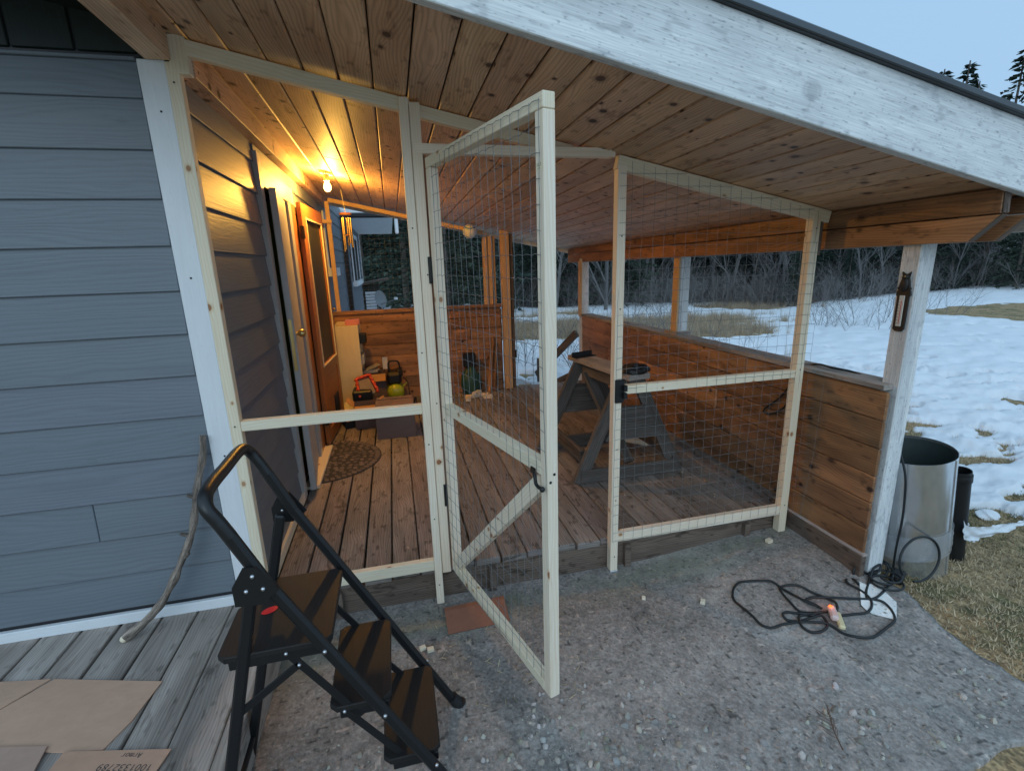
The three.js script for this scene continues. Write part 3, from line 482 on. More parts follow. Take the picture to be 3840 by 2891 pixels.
{
  const t = thing('cabinet', 'narrow cream shelf unit standing against the wall by the back', 'cabinet', [0, DECK, 0]);
  board(t, 'side_panel', M.cream, [-.525, .475, -5.5], [.26, .95, .018]); board(t, 'side_panel', M.cream, [-.525, .475, -5.9], [.26, .95, .018]); board(t, 'back_panel', M.cream, [-.65, .475, -5.7], [.012, .95, .38]);
  for (const y of [.03, .26, .5, .73, .94]) board(t, 'shelf', M.cream, [-.52, y, -5.7], [.24, .016, .38]);
  const inS = (name, label, cat, c, s, mat) => tag(mesh(name, cbox(...s, .004), mat, null, c), label, cat);
  inS('tool_case', 'small black case sticking out of the upper shelf of the cream unit', 'case', [-.43, DECK + .79, -5.66], [.2, .1, .16], M.black);
  inS('paper_bundle', 'white bundle on the middle shelf of the cream unit', 'bundle', [-.47, DECK + .56, -5.7], [.2, .1, .24], std([.45, .44, .42], .9));
  inS('pink_carton', 'flat pink and white carton lying on top of the cream unit', 'carton', [-.455, DECK + .977, -5.62], [.15, .055, .1], std([.62, .22, .2], .6));
  inS('scrap_block', 'pale paper scraps beside the pink carton on the cream unit', 'scraps', [-.575, DECK + .968, -5.6], [.09, .038, .08], std([.55, .42, .22], .8));
}
const openBox = (name, label, pos, w, h, d, mat, ry, flaps, inner) => { // carton with its flaps up or folded out
  const t = thing(name, label, 'cardboard box', pos); t.rotation.y = ry; const q = .005;
  board(t, 'wall', mat, [0, h / 2, d / 2], [w, h, q], null, .001); board(t, 'wall', mat, [0, h / 2, -d / 2], [w, h, q], null, .001); board(t, 'wall', mat, [w / 2, h / 2, 0], [q, h, d - q], null, .001); board(t, 'wall', mat, [-w / 2, h / 2, 0], [q, h, d - q], null, .001); board(t, 'bottom', mat, [0, .004, 0], [w - .01, q, d - .01], null, .001);
  for (const [sd, ang] of flaps) { const L = sd === 'f' || sd === 'b' ? w : d, fl = d * .42, gq = cbox(L - .006, q, fl, .001); gq.translate(0, 0, fl / 2); gq.rotateX(-ang); const m = mesh('flap', gq, inner ?? mat, t); if (sd === 'f') m.position.set(0, h, d / 2); if (sd === 'b') { m.rotation.y = Math.PI; m.position.set(0, h, -d / 2); } if (sd === 'r') { m.rotation.y = Math.PI / 2; m.position.set(w / 2, h, 0); } if (sd === 'l') { m.rotation.y = -Math.PI / 2; m.position.set(-w / 2, h, 0); } }
  return t;
};
openBox('cardboard_box', 'large grey brown cardboard box behind the left screen rail', [-.07, DECK, -4.64], .35, .305, .36, M.grayCard, -.02, [['f', 2.95], ['b', 3.02]]);
openBox('cardboard_box', 'small open cardboard box left of the large grey brown box', [-.36, DECK, -4.95], .22, .23, .2, M.grayCard, .05, [['f', -.35], ['l', .7], ['r', .5]], M.card2);
openBox('cardboard_box', 'tan cardboard box with folded flap beside the green compressor', [-.28, DECK, -5.72], .24, .38, .22, M.grayCard, .02, [['f', -.9], ['l', 1.1]], M.card2);
{
  const t = thing('air_compressor', 'lime green and black portable air compressor with carry handle', 'air compressor', [-.06, DECK + .02, -5.62]);
  const pr = []; for (let i = 0; i <= 16; i++) { const a = -Math.PI / 2 + i / 16 * Math.PI; pr.push(new THREE.Vector2(Math.max(.001, Math.cos(a) * .096), Math.sin(a) * .07 + (i > 8 ? .1 : -.1))); }
  mesh('tank', new THREE.LatheGeometry(pr, 32).rotateX(Math.PI / 2), std([.33, .4, .02], .3), t, [0, .16, 0]);
  for (const [x, z] of [[-.07, .09], [.07, .09], [-.07, -.09], [.07, -.09]]) mesh('foot', cyl([x, 0, z], [x * .8, .09, z], .012), M.blackMatte, t);
  board(t, 'motor_cover', M.black, [-.005, .315, .0], [.165, .14, .26], null, .03); board(t, 'pump_head', M.blackMatte, [.06, .36, -.02], [.07, .08, .12], null, .01);
  mesh('handle', tube([[-.055, .37, .02], [-.057, .45, .02], [-.048, .49, .02], [0, .5, .02], [.05, .487, .02], [.062, .45, .02], [.068, .37, .02]], .011, 40, 8), M.black, t);
  bar(t, 'hose_arm', std([.36, .4, .05], .4), [.07, .2, .09], [.13, .26, .1], .016, .016); mesh('power_lead', tube([[.09, .3, -.02], [.14, .24, .02], [.15, .12, .06], [.17, .05, .1], [.2, .02, .12], [.14, .012, .14]], .006, 40, 6), M.blackMatte, t);
  board(t, 'plug', M.blackMatte, [.2, .06, .12], [.05, .03, .03], [0, .5, .6], .006);
}
{
  const t = thing('red_caddy', 'orange red plastic caddy lying open among the boxes', 'caddy', [-.36, DECK + .33, -5.28]), red = std([.62, .06, .025], .45); t.rotation.set(.75, .25, .1);
  for (const s of [-1, 1]) { bar(t, 'side_rail', red, [s * .07, 0, -.12], [s * .095, 0, .12], .026, .05, .008); for (let k = 0; k < 4; k++) mesh('knuckle', new THREE.SphereGeometry(.02, 10, 8), red, t, [s * (.075 + k * .006), .018, -.1 + k * .06]); }
  bar(t, 'cross_rail', red, [-.07, 0, -.12], [.07, 0, -.12], .03, .05, .008); board(t, 'tray', std([.2, .17, .16], .6), [0, -.015, 0], [.14, .01, .22]);
  tag(mesh('storage_tote', cbox(.2, .3, .24, .015), M.black, null, [-.4, DECK + .15, -5.3]), 'black tote under the red caddy', 'tote');
}
const lump = (r, sx, sy, sz, amp, seed, n = 28) => { const g = new THREE.SphereGeometry(r, n, Math.round(n * .7)), p = g.attributes.position; for (let i = 0; i < p.count; i++) { const v = V(p.getX(i), p.getY(i), p.getZ(i)), k = 1 + (fb(v.x / r * 1.6 + seed, v.y / r * 1.6 + v.z / r * 1.3, seed) - .5) * amp; p.setXYZ(i, v.x * k * sx, Math.max(v.y * k * sy, -r * sy * .55), v.z * k * sz); } g.computeVertexNormals(); return g; };
tag(mesh('paper_bag', lump(.12, 1, .8, .9, .9, 3), M.cream, null, [-.6, DECK + .053, -5.3]), 'crumpled cream bag on the floor below the cream shelf unit', 'bag');
tag(mesh('cloth_bundle', lump(.12, 1, .9, .8, 1.1, 5), M.card2, null, [-.16, DECK + .06, -5.32]), 'crumpled brown cloth between the red caddy and the compressor', 'cloth');
{ const b = openBox('cardboard_box', 'low cardboard tray with a loose flap below the cream bag', [-.52, DECK, -4.98], .14, .12, .14, M.blackMatte, .3, [['f', -.7]], M.card2); }
tag(mesh('magazine_stack', mergeGeometries([cbox(.2, .02, .16), cbox(.17, .015, .14).rotateY(.3).translate(.02, .018, 0), cbox(.15, .006, .12).rotateZ(.3).rotateY(.4).translate(.05, .05, .01)]), std([.3, .3, .31], .6), null, [-.34, DECK + .40, -5.72]), 'papers and dark tools piled on the tan box by the shelf unit', 'papers');
{ const g = new THREE.PlaneGeometry(.06, .14, 6, 8), p = g.attributes.position; for (let i = 0; i < p.count; i++) p.setZ(i, (ns(p.getX(i) * 60, p.getY(i) * 30, 4) - .5) * .035); g.computeVertexNormals(); const m = mesh('paper_twist', g, std([.6, .6, .62], .9, { side: THREE.DoubleSide }), null, [-.155, DECK + .47, -5.78]); tag(m, 'twist of white paper sticking up behind the tan box', 'paper'); }
tag(mesh('power_tool_box', cbox(.15, .17, .1, .01), M.black, null, [.84, DECK + .42, ZB + .1]), 'black box on top of the green bag by the back wall', 'box');
tag(mesh('soil_bag', lump(.17, .75, 1.3, .55, .5, 11), std([.02, .075, .06], .45), null, [.85, DECK + .12, ZB + .14]), 'dark green plastic bag slumped against the back wall', 'bag');
bar(null, 'leaning_board', M.cedar[3], [1.06, DECK, ZB + .16], [1.155, .86, ZB + .03], .05, .02); tag(scene.children.at(-1), 'light brown board leaning at the back corner, taller of two', 'board', 'boards leaning in the back corner');
bar(null, 'leaning_board', M.cedar[1], [1.13, DECK, ZB + .14], [1.2, .78, ZB + .03], .03, .02); tag(scene.children.at(-1), 'shorter narrow board leaning beside the taller one in the back corner', 'board', 'boards leaning in the back corner');
[[.82, .02, -5.62, .3], [.95, .02, -5.66, -.4], [.88, .055, -5.63, .9], [.76, .02, -5.52, 1.4], [1.0, .018, -5.55, .1]].forEach(([x, y, z, r], i) => { const m = mesh('lumber_offcut', cbox(.17 - .015 * i, .035, .06, .002), pick(M.spruce), null, [x, DECK + y, z], [0, r, 0]); tag(m, ['longest pale lumber offcut on the floor below the green bag', 'pale offcut nearest the leaning boards', 'pale offcut lying on top of the other offcuts', 'pale offcut at the left of the offcut pile', 'short offcut in front of the offcut pile by the rear opening'][i], 'offcut', 'lumber offcuts by the back wall'); });
{ // wood shavings
  const g = new THREE.PlaneGeometry(.018, .006), n = 260, m = new THREE.InstancedMesh(g, std([.6, .45, .28], .9, { side: THREE.DoubleSide }), n), o = new THREE.Object3D(); m.name = 'wood_shavings';
  for (let i = 0; i < n; i++) { const far = i < 150; o.position.set(far ? rr(.55, 1.2) : rr(-.6, 2.2), DECK + rr(.003, .012), far ? rr(-5.9, -5.4) : rr(-4.5, -2.35)); o.rotation.set(-Math.PI / 2 + rr(-.6, .6), rr(-.4, .4), rr(0, 6)); o.scale.setScalar(far ? rr(.6, 1.8) : rr(.3, .9)); o.updateMatrix(); m.setMatrixAt(i, o.matrix); } m.castShadow = m.receiveShadow = true;
  scene.add(tag(m, 'curled wood shavings scattered over the porch floor', 'shavings', null, 'stuff'));
}
// ---------------------------------------------------------------- sawhorse
{
  const t = thing('sawhorse', 'dark weathered wooden sawhorse with a thick top plank', 'sawhorse'), D = () => pick(M.dark);
  const zn = -3.07, zf = -3.72, ax = 1.57, af = 1.5;
  bar(t, 'top_plank', M.gray[0], [1.60, .955, -2.98], [1.475, .955, -3.86], .17, .04); bar(t, 'beam', D(), [1.58, .885, -3.0], [1.49, .885, -3.8], .09, .09);
  for (const [z, a] of [[zn, ax], [zf, af]]) {
    for (const s of [-1, 1]) bar(t, 'leg', D(), [a + s * .39, DECK, z + (z === zn ? .02 : -.02)], [a + s * .06, .92, z], .042, .088);
    bar(t, 'foot_board', D(), [a - .38, DECK + .055, z + .035 * (z === zn ? 1 : -1)], [a + .37, DECK + .055, z + .035 * (z === zn ? 1 : -1)], .03, .1);
    const q = z === zn ? 1 : -1, sh = new THREE.Shape(); sh.moveTo(-.2, 0); sh.lineTo(.235, 0); sh.lineTo(.1, .24); sh.lineTo(-.08, .24); sh.closePath();
    const g = new THREE.ExtrudeGeometry(sh, { depth: .022, bevelEnabled: false }), u = g.attributes.uv; for (let i = 0; i < u.count; i++) u.setXY(i, u.getX(i) / 2.4, u.getY(i) / .6);
    mesh('gusset', g, D(), t, [a, .5, z + q * .048 - .011]);
  }
  bar(t, 'brace', D(), [1.47, .86, -3.62], [1.62, .26, -3.14], .085, .035); bar(t, 'stretcher', D(), [1.22, .36, zf + .05], [1.24, .36, zn - .05], .04, .09); bar(t, 'stretcher', D(), [1.86, .36, zf + .05], [1.9, .36, zn - .05], .04, .09);
  tag(mesh('steel_bracket', mergeGeometries([cbox(.2, .006, .06, .001), cbox(.2, .035, .006, .001).translate(0, .02, -.027)]), M.black, null, [1.485, .979, -3.72], [0, .25, .02]), 'black steel bracket lying on the far end of the sawhorse', 'bracket');
  tag(mesh('work_glove', lump(.085, 1.1, .5, .9, 1.2, 17), M.black, null, [1.6, 1.0, -3.03]), 'black crumpled glove on the near end of the sawhorse', 'glove');
  tag(bar(null, 'lumber_offcut', M.spruce[2], [1.75, DECK + .02, -3.95], [2.05, DECK + .02, -3.6], .14, .036), 'wide pale board lying on the floor behind the sawhorse', 'board');
}
// ---------------------------------------------------------------- step stool
{
  const t = thing('step_stool', 'black folding three step stool with dark wood treads', 'step stool'), zN = -1.245, zR = -1.645;
  const rail = z => [[.104, .012, z], [-.13, .466, z], [-.397, .965, z], [-.487, 1.165, z]];
  for (const z of [zN, zR]) {
    const R = rail(z); bar(t, 'side_rail', M.black, R[0], R[2], .026, .034, .009); bar(t, 'side_rail', M.black, [-.388, .948, z], [-.462, 1.118, z], .028, .034, .009);
    mesh('foot_cap', mergeGeometries([cyl([.118, 0, z], [.095, .04, z], .024, .021, 14), cyl([.122, 0, z], [.12, .006, z], .028, .026, 14)]), M.blackMatte, t);
    const lz = z + (z === zN ? -.03 : .03); bar(t, 'rear_leg', M.black, [-.655, .0, lz], [-.425, .955, lz], .024, .032, .006);
    const s = z === zN ? 1 : -1, sh = new THREE.Shape(); sh.moveTo(-.462, .905); sh.lineTo(-.40, .9); sh.lineTo(-.352, .935); sh.lineTo(-.398, 1.01); sh.lineTo(-.43, 1.012); sh.lineTo(-.462, .96); sh.closePath();
    for (const o of [.02]) { const pl = mesh('gusset_plate', new THREE.ExtrudeGeometry(sh, { depth: .004, bevelEnabled: false }), M.black, t, [0, 0, z + s * o - .002]); if (o > 0) for (const [x, y] of [[-.41, .985], [-.43, .945], [-.39, .945]]) mesh('rivet', new THREE.SphereGeometry(.0062, 10, 8), M.rivet, pl, [x, y, s > 0 ? .004 : .0]); }
    for (const [x, y] of [[-.267, .715], [-.128, .455], [.008, .225]]) mesh('rivet', new THREE.SphereGeometry(.0062, 10, 8), M.rivet, t, [x, y, z + s * .0145]);
    // folding links
    const k = z - s * .03; bar(t, 'link', M.black, [-.376, .70, k], [-.2, .43, k], .006, .022, .001); bar(t, 'link', M.black, [-.347, .655, k], [-.535, .52, k], .006, .022, .001); bar(t, 'link', M.black, [-.25, .46, k - s * .008], [-.08, .22, k - s * .008], .006, .022, .001);
    for (const [x, y] of [[-.376, .70], [-.347, .655], [-.245, .463], [-.535, .525]]) mesh('rivet', new THREE.SphereGeometry(.006, 10, 8), M.rivet, t, [x, y, k + s * .005]);
  }
  // padded U grip
  mesh('grip', tube([[-.45, 1.092, zN], [-.47, 1.135, zN], [-.492, 1.176, zN - .004], [-.5, 1.196, zN - .03], [-.503, 1.202, zN - .07], [-.503, 1.203, (zN + zR) / 2], [-.503, 1.202, zR + .07], [-.5, 1.196, zR + .03], [-.492, 1.176, zR + .004], [-.47, 1.135, zR], [-.45, 1.092, zR]], .0175, 90, 14), std([.012, .012, .013], .38), t);
  const tread = (x0, x1, y, cut) => {
    const z0 = zN - .028, z1 = zR + .028, s = new THREE.Shape(), c = .018; s.moveTo(x0 + c, -z0); s.lineTo(x1 - c, -z0); s.lineTo(x1, -z0 + c); s.lineTo(x1, -z1 - c); s.lineTo(x1 - c, -z1); s.lineTo(x0 + c + cut, -z1); s.lineTo(x0, -z1 - .14 * (cut ? 1 : .1)); s.lineTo(x0, -z0 + c); s.closePath();
    const g = new THREE.ExtrudeGeometry(s, { depth: .014, bevelEnabled: true, bevelSize: .003, bevelThickness: .003, bevelSegments: 2 }), u = g.attributes.uv; for (let i = 0; i < u.count; i++) u.setXY(i, u.getY(i) / 1.2, u.getX(i) / .6 + y);
    g.rotateX(-Math.PI / 2); const m = mesh('tread', g, M.step, t, [0, y - .017, 0]);
    board(m, 'tread_frame', M.black, [(x0 + x1) / 2 + .01, -.014, z0 - .006], [x1 - x0 - .03, .03, .014]); board(m, 'tread_frame', M.black, [(x0 + x1) / 2 + .01, -.014, z1 + .006], [x1 - x0 - .03, .03, .014]); board(m, 'tread_frame', M.black, [x1 - .012, -.012, (z0 + z1) / 2], [.014, .026, z0 - z1 - .04]);
    return m;
  };
  const top = tread(-.55, -.256, .722, .06); tread(-.284, -.112, .482, 0); tread(-.15, .022, .242, 0);
  const rs = new THREE.Shape(); rs.absellipse(0, 0, .024, .015, 0, 6.283); mesh('red_sticker', new THREE.ShapeGeometry(rs, 20).rotateX(-Math.PI / 2), std([.75, .02, .02], .5), top, [-.453, .0185, -1.445], [0, .5, 0]);
  bar(t, 'rear_crossbar', M.black, [-.63, .1, zN - .04], [-.63, .1, zR + .04], .018, .018, .004);
}
// ---------------------------------------------------------------- stick, cardboard, strip, offcuts
{
  const P = [[-1.25, .222, -2.14], [-1.172, .271, -2.161], [-1.093, .355, -2.174], [-1.0, .521, -2.2], [-.94, .655, -2.212], [-.926, .72, -2.222], [-.902, .832, -2.236], [-.858, .978, -2.248], [-.846, 1.06, -2.252]];
  const bark = plain(31, [128, 116, 106], .7, { stretch: 1, bump: .004, rough: .95, spec: 2 }), g = tube(P, .018, 90, 12), p = g.attributes.position, c = new THREE.CatmullRomCurve3(P.map(q => V(...q)));
  for (let i = 0; i < p.count; i++) { const s = Math.floor(i / 13) / 90, o = c.getPointAt(s), q = V(p.getX(i), p.getY(i), p.getZ(i)).sub(o), k = (.95 - .25 * s) * (1 + .28 * Math.sin(s * 44) * ns(s * 9, 1, 3) + .25 * (ns(s * 40, (i % 13) * .9, 6) - .5)); q.multiplyScalar(k).add(o); p.setXYZ(i, q.x, q.y, q.z); } g.computeVertexNormals();
  const t = thing('walking_stick', 'knobby bare branch leaning on the grey siding', 'stick'); mesh('branch', g, bark, t);
  for (const [x, y, z, dx] of [[-.955, .625, -2.208, -.03], [-.912, .79, -2.23, -.026], [-.99, .53, -2.2, .026]]) mesh('twig_stub', cyl([x, y, z], [x + dx, y + .02, z + .012], .01, .006, 8), bark, t);
  for (const [pt, dx] of [[P[0], -1]]) mesh('cut_end', new THREE.SphereGeometry(.0155, 12, 8), M.spruce[1], t, [pt[0] - .004, pt[1] - .002, pt[2] + .003]);
}
const font = await new FontLoader().loadAsync('fonts/droid/droid_sans_mono_regular.typeface.json');
const flat = (name, label, pts, y, mat, group) => { // thin sheet with the given outline (x, z)
  const s = new THREE.Shape(pts.map(([x, z]) => new THREE.Vector2(x, -z))), g = new THREE.ExtrudeGeometry(s, { depth: .005, bevelEnabled: false }), u = g.attributes.uv; for (let i = 0; i < u.count; i++) u.setXY(i, u.getX(i) / 1.2, u.getY(i) / 1.2);
  g.rotateX(-Math.PI / 2); const t = thing(name, label, 'cardboard', [0, y, 0], group); mesh('sheet', g, mat, t); return t;
};
{
  const g = 'cardboard sheets on the side deck';
  flat('cardboard_sheet', 'large flat cardboard sheet on the grey side deck', [[-1.535, -1.862], [-1.425, -1.98], [-1.0, -1.853], [-1.03, -1.69], [-1.072, -1.585], [-1.2, -1.613], [-1.44, -1.68], [-1.56, -1.8]], .202, M.card, g);
  flat('cardboard_sheet', 'cardboard flap left of the large sheet on the side deck', [[-1.8, -2.06], [-1.53, -2.0], [-1.44, -1.985], [-1.57, -1.83], [-1.8, -1.75]], .2025, M.card, g);
  flat('cardboard_sheet', 'greyish cardboard piece at the left frame edge of the side deck', [[-1.6, -1.73], [-1.26, -1.645], [-1.24, -1.52], [-1.6, -1.56]], .2085, tint(M.card, .82, .86, .95), g);
  const p = flat('cardboard_sheet', 'cardboard sheet with upside down printed numbers on the side deck', [[-1.19, -1.605], [-.842, -1.522], [-.87, -1.4], [-.9, -1.28], [-1.22, -1.36]], .2095, tint(M.card, .93, .88, .86), g);
  const ink = std([.05, .05, .055], .9);
  const txt = (s, h, x, z, a) => { const G = new THREE.ShapeGeometry(font.generateShapes(s, h)); G.computeBoundingBox(); G.translate(-(G.boundingBox.min.x + G.boundingBox.max.x) / 2, 0, 0); G.rotateX(-Math.PI / 2); mesh('printed_text', G, ink, p, [x, .0062, z], [0, a, 0]); };
  txt('1001332789', .0215, -.961, -1.499, Math.PI - .26); txt('Armor', .0165, -.959, -1.538, Math.PI - .26);
}
{
  const s = new THREE.Shape(); s.moveTo(0, 0); s.lineTo(.068, .052); s.lineTo(.09, .05); s.lineTo(.2, .004); s.lineTo(.2, .001); s.lineTo(.088, .046); s.lineTo(.07, .047); s.lineTo(.003, -.002); s.closePath();
  const g = new THREE.ExtrudeGeometry(s, { depth: .31, bevelEnabled: false }); const m = mesh('siding_offcut', g, plain(33, [140, 92, 72], .12, { rough: .5, stretch: 1 }), null, [.425, .003, -2.245], [0, -Math.PI / 2 + .03, 0]); tag(m, 'reddish brown bent siding offcut lying against the deck edge', 'offcut');
}
[[-.005, -1.98, .028, .3], [-.02, -1.925, .022, .8], [.03, -1.96, .03, .1], [.62, -2.0, .03, .5], [1.15, -2.02, .024, 1.1], [2.07, -2.2, .036, .2], [1.42, -1.9, .03, .9]].forEach(([x, z, s, r], i) => { const m = mesh('wood_block', cbox(s, s * .55, s * .8, .002), i % 3 === 2 ? M.spruce[1] : pick(M.spruce), null, [x, padY(x, z) + s * .275, z], [0, r, 0]); tag(m, ['small wood block by the stool, back one of three', 'small wood block by the stool, front left of three', 'small wood block by the stool, right one of three', 'wood block lying right of the open gate', 'tiny wood block beyond the middle post', 'pale wood block at the foot of the right hand frame post', 'wood chip on the concrete left of the cord'][i], 'wood block', 'wood blocks on the concrete'); });
{ // straw and splinters on the concrete
  const g = cbox(.03, .0012, .0025, .0004), n = 170, m = new THREE.InstancedMesh(g, std([.5, .42, .27], .9), n), o = new THREE.Object3D(), c = new THREE.Color(); m.name = 'straw';
  for (let i = 0; i < n; i++) { const x = i < 110 ? rr(.0, .75) : rr(-.2, 2.3), z = i < 110 ? rr(-2.22, -1.6) : rr(-2.2, -1.0); o.position.set(x, padY(x, z) + .004, z); o.rotation.set(rr(-.1, .1), rr(0, 6), rr(-.08, .08)); o.scale.set(rr(.3, 1.3), 1, rr(.5, 1.6)); o.updateMatrix(); m.setMatrixAt(i, o.matrix); m.setColorAt(i, c.setScalar(rr(.5, 1.2))); } m.castShadow = m.receiveShadow = true; scene.add(tag(m, 'straw and wood splinters on the concrete by the gate', 'straw', null, 'stuff'));
}
{ // pebbles bedded in the concrete
  const g = new THREE.IcosahedronGeometry(1, 1), p = g.attributes.position; for (let i = 0; i < p.count; i++) { const k = 1 + (ns(p.getX(i) * 2 + 5, p.getY(i) * 2 + p.getZ(i), 3) - .5) * .5; p.setXYZ(i, p.getX(i) * k, p.getY(i) * k, p.getZ(i) * k); } g.computeVertexNormals();
  const n = 2600, m = new THREE.InstancedMesh(g, std([1, 1, 1], .9), n), o = new THREE.Object3D(), c = new THREE.Color(); m.name = 'pebbles';
  for (let i = 0; i < n; i++) { let x = rr(-.6, 2.3), z = rr(-2.2, -.5), tries = 0; while ((fb(x * 1.5, z * 1.5, 33) < .38 + .25 * ss((-z - 1.2) / 1) && tries++ < 6) || (x > 1.2 && z > -1.0)) { x = rr(-.6, 2.3); z = rr(-2.2, -.5); } const s = Math.pow(rnd(), 4) * .016 * ss((z + 2.0) / .7) + .0018; o.position.set(x, padY(x, z) + s * .1, z); o.rotation.set(rr(0, 6), rr(0, 6), rr(0, 6)); o.scale.set(s, s * .6, s * .85); o.updateMatrix(); m.setMatrixAt(i, o.matrix); const b = rr(.18, .48); m.setColorAt(i, c.setRGB(b * rr(1, 1.16), b, b * rr(.8, .98))); } m.castShadow = m.receiveShadow = true; scene.add(tag(m, 'small pebbles bedded in the rough concrete', 'pebbles', null, 'stuff'));
}
const cordA = [[1.927,-1.671],[1.882,-1.731],[1.863,-1.799],[1.846,-1.846],[1.828,-1.894],[1.782,-1.924],[1.73,-1.948],[1.671,-1.948],[1.611,-1.916],[1.574,-1.862],[1.572,-1.797],[1.577,-1.734],[1.586,-1.672],[1.616,-1.644],[1.666,-1.639],[1.721,-1.64],[1.785,-1.639],[1.847,-1.635],[1.889,-1.632],[1.887,-1.602],[1.854,-1.569],[1.802,-1.555],[1.769,-1.571],[1.753,-1.606],[1.768,-1.644],[1.792,-1.665],[1.829,-1.663],[1.846,-1.645],[1.877,-1.654],[1.819,-1.688],[1.811,-1.754],[1.819,-1.815],[1.842,-1.851],[1.885,-1.85],[1.932,-1.823],[1.967,-1.772],[2.002,-1.724],[2.014,-1.677],[1.997,-1.65],[1.965,-1.64],[1.925,-1.646],[1.855,-1.655],[1.795,-1.686],[1.752,-1.7],[1.718,-1.692],[1.717,-1.667],[1.746,-1.645],[1.788,-1.619],[1.877,-1.586],[1.903,-1.526],[1.929,-1.49],[1.966,-1.474],[2.02,-1.474],[2.109,-1.493],[2.186,-1.515],[2.221,-1.542],[2.246,-1.585],[2.243,-1.623],[2.217,-1.653],[2.157,-1.674],[2.019,-1.712],[1.937,-1.74],[1.896,-1.74],[1.907,-1.709],[1.922,-1.666]];
const cordB = [[1.965,0.034,-1.613],[2.049,0.036,-1.601],[2.110,0.036,-1.594],[2.160,0.038,-1.612],[2.201,0.043,-1.647],[2.214,0.046,-1.676],[2.212,0.052,-1.724],[2.194,0.057,-1.771],[2.200,0.059,-1.791],[2.266,0.032,-1.833],[2.248,0.058,-1.786],[2.243,0.055,-1.759],[2.296,0.033,-1.826],[2.286,0.068,-1.831],[2.328,0.105,-1.843],[2.418,0.105,-1.854],[2.473,0.105,-1.828],[2.468,0.102,-1.780],[2.489,0.054,-1.776],[2.399,0.051,-1.720],[2.309,0.046,-1.680],[2.235,0.044,-1.658],[2.196,0.044,-1.661],[2.222,0.048,-1.695],[2.309,0.055,-1.757],[2.384,0.093,-1.800],[2.431,0.105,-1.804],[2.415,0.081,-1.791],[2.380,0.054,-1.807],[2.328,0.081,-1.816],[2.319,0.104,-1.829],[2.381,0.105,-1.855],[2.449,0.105,-1.836],[2.458,0.104,-1.788],[2.458,0.068,-1.782],[2.420,0.032,-1.788],[2.364,0.033,-1.807],[2.323,0.068,-1.821],[2.333,0.105,-1.842],[2.439,0.105,-1.925],[2.553,0.105,-1.972],[2.614,0.105,-1.965]];
const layCord = (pts, r, up) => pts.map(([x, z], i) => [x, (x < 2.42 ? padY(x, z) : .002) + r + .001 + up(i), z]);
{
  const t = thing('extension_cord', 'dark extension cord looped on the concrete with a glowing plug end', 'cord');
  mesh('cable', tube(layCord(cordA, .0062, i => .004 + .005 * Math.sin(i * 1.9)), .0062, cordA.length * 7, 7), M.cord, t);
  const k = mesh('plug', cbox(.034, .03, .09, .008), new THREE.MeshPhysicalMaterial({ color: new THREE.Color().setRGB(.9, .75, .72), roughness: .35, transmission: .35, thickness: 0 }), t, [1.936, padY(1.936, -1.62) + .028, -1.617], [0, -.6, 0]);
  board(k, 'plug_half', M.cream, [.022, -.012, .03], [.028, .022, .11], null, .006);
  mesh('plug_light', new THREE.SphereGeometry(.0085, 14, 10), new THREE.MeshStandardMaterial({ color: 0xff5020, emissive: new THREE.Color().setRGB(1, .22, .03), emissiveIntensity: 1.6 }), k, [-.006, .012, -.03]);
  const l = new THREE.PointLight(new THREE.Color().setRGB(1, .2, .03), .003, 0, 2); l.position.set(-.01, .03, -.035); l.castShadow = true; l.shadow.radius = .4; k.add(l);
}
{
  const t = thing('coiled_cord', 'dark cord coiled at the foot of the white corner post', 'cord');
  const up = [[2.52, .05, -1.8], [2.5, .2, -1.79], [2.5, .36, -1.785], [2.49, .5, -1.785], [2.475, .62, -1.79], [2.465, .72, -1.82], [2.47, .9, -1.92], [2.44, 1.06, -2.0], [2.41, 1.105, -2.09], [2.385, 1.11, -2.224], [2.38, 1.115, -2.3], [2.37, 1.10, -2.36], [2.31, 1.09, -2.4], [2.302, 1.0, -2.405], [2.306, .88, -2.48], [2.308, .8, -2.57], [2.308, .745, -2.62], [2.308, .742, -2.56], [2.306, .83, -2.44], [2.303, .99, -2.39], [2.31, 1.1, -2.37]];
  const loop = []; for (let i = 0; i <= 16; i++) { const a = -1.9 + i / 16 * 5.6; loop.push([2.60 + Math.cos(a) * .135, .15 + Math.sin(a) * .12, -1.735 + Math.sin(a) * -.02]); }
  mesh('cable', tube(cordB, .0062, cordB.length * 7, 7), M.cord, t); mesh('cable', tube(loop, .0062, 110, 7), M.cord, t); mesh('cable', tube(up, .0056, 150, 7), M.cord, t);
  const c2 = []; for (let i = 0; i <= 40; i++) { const a = i / 40 * 6.283 * 2.6, r = .055 + .03 * Math.sin(a * .7); c2.push([2.40 + Math.cos(a) * r * 1.1, .055 + .02 * i / 40, -1.735 + Math.sin(a) * r * .9]); } mesh('cable', tube(c2, .006, 200, 7), M.cord, t);
  tag(mesh('cord_adapter', cbox(.075, .06, .06, .01), M.black, null, [2.545, .02, -1.79], [.1, .5, .15]), 'black outlet block beside the coiled cord', 'adapter');
}
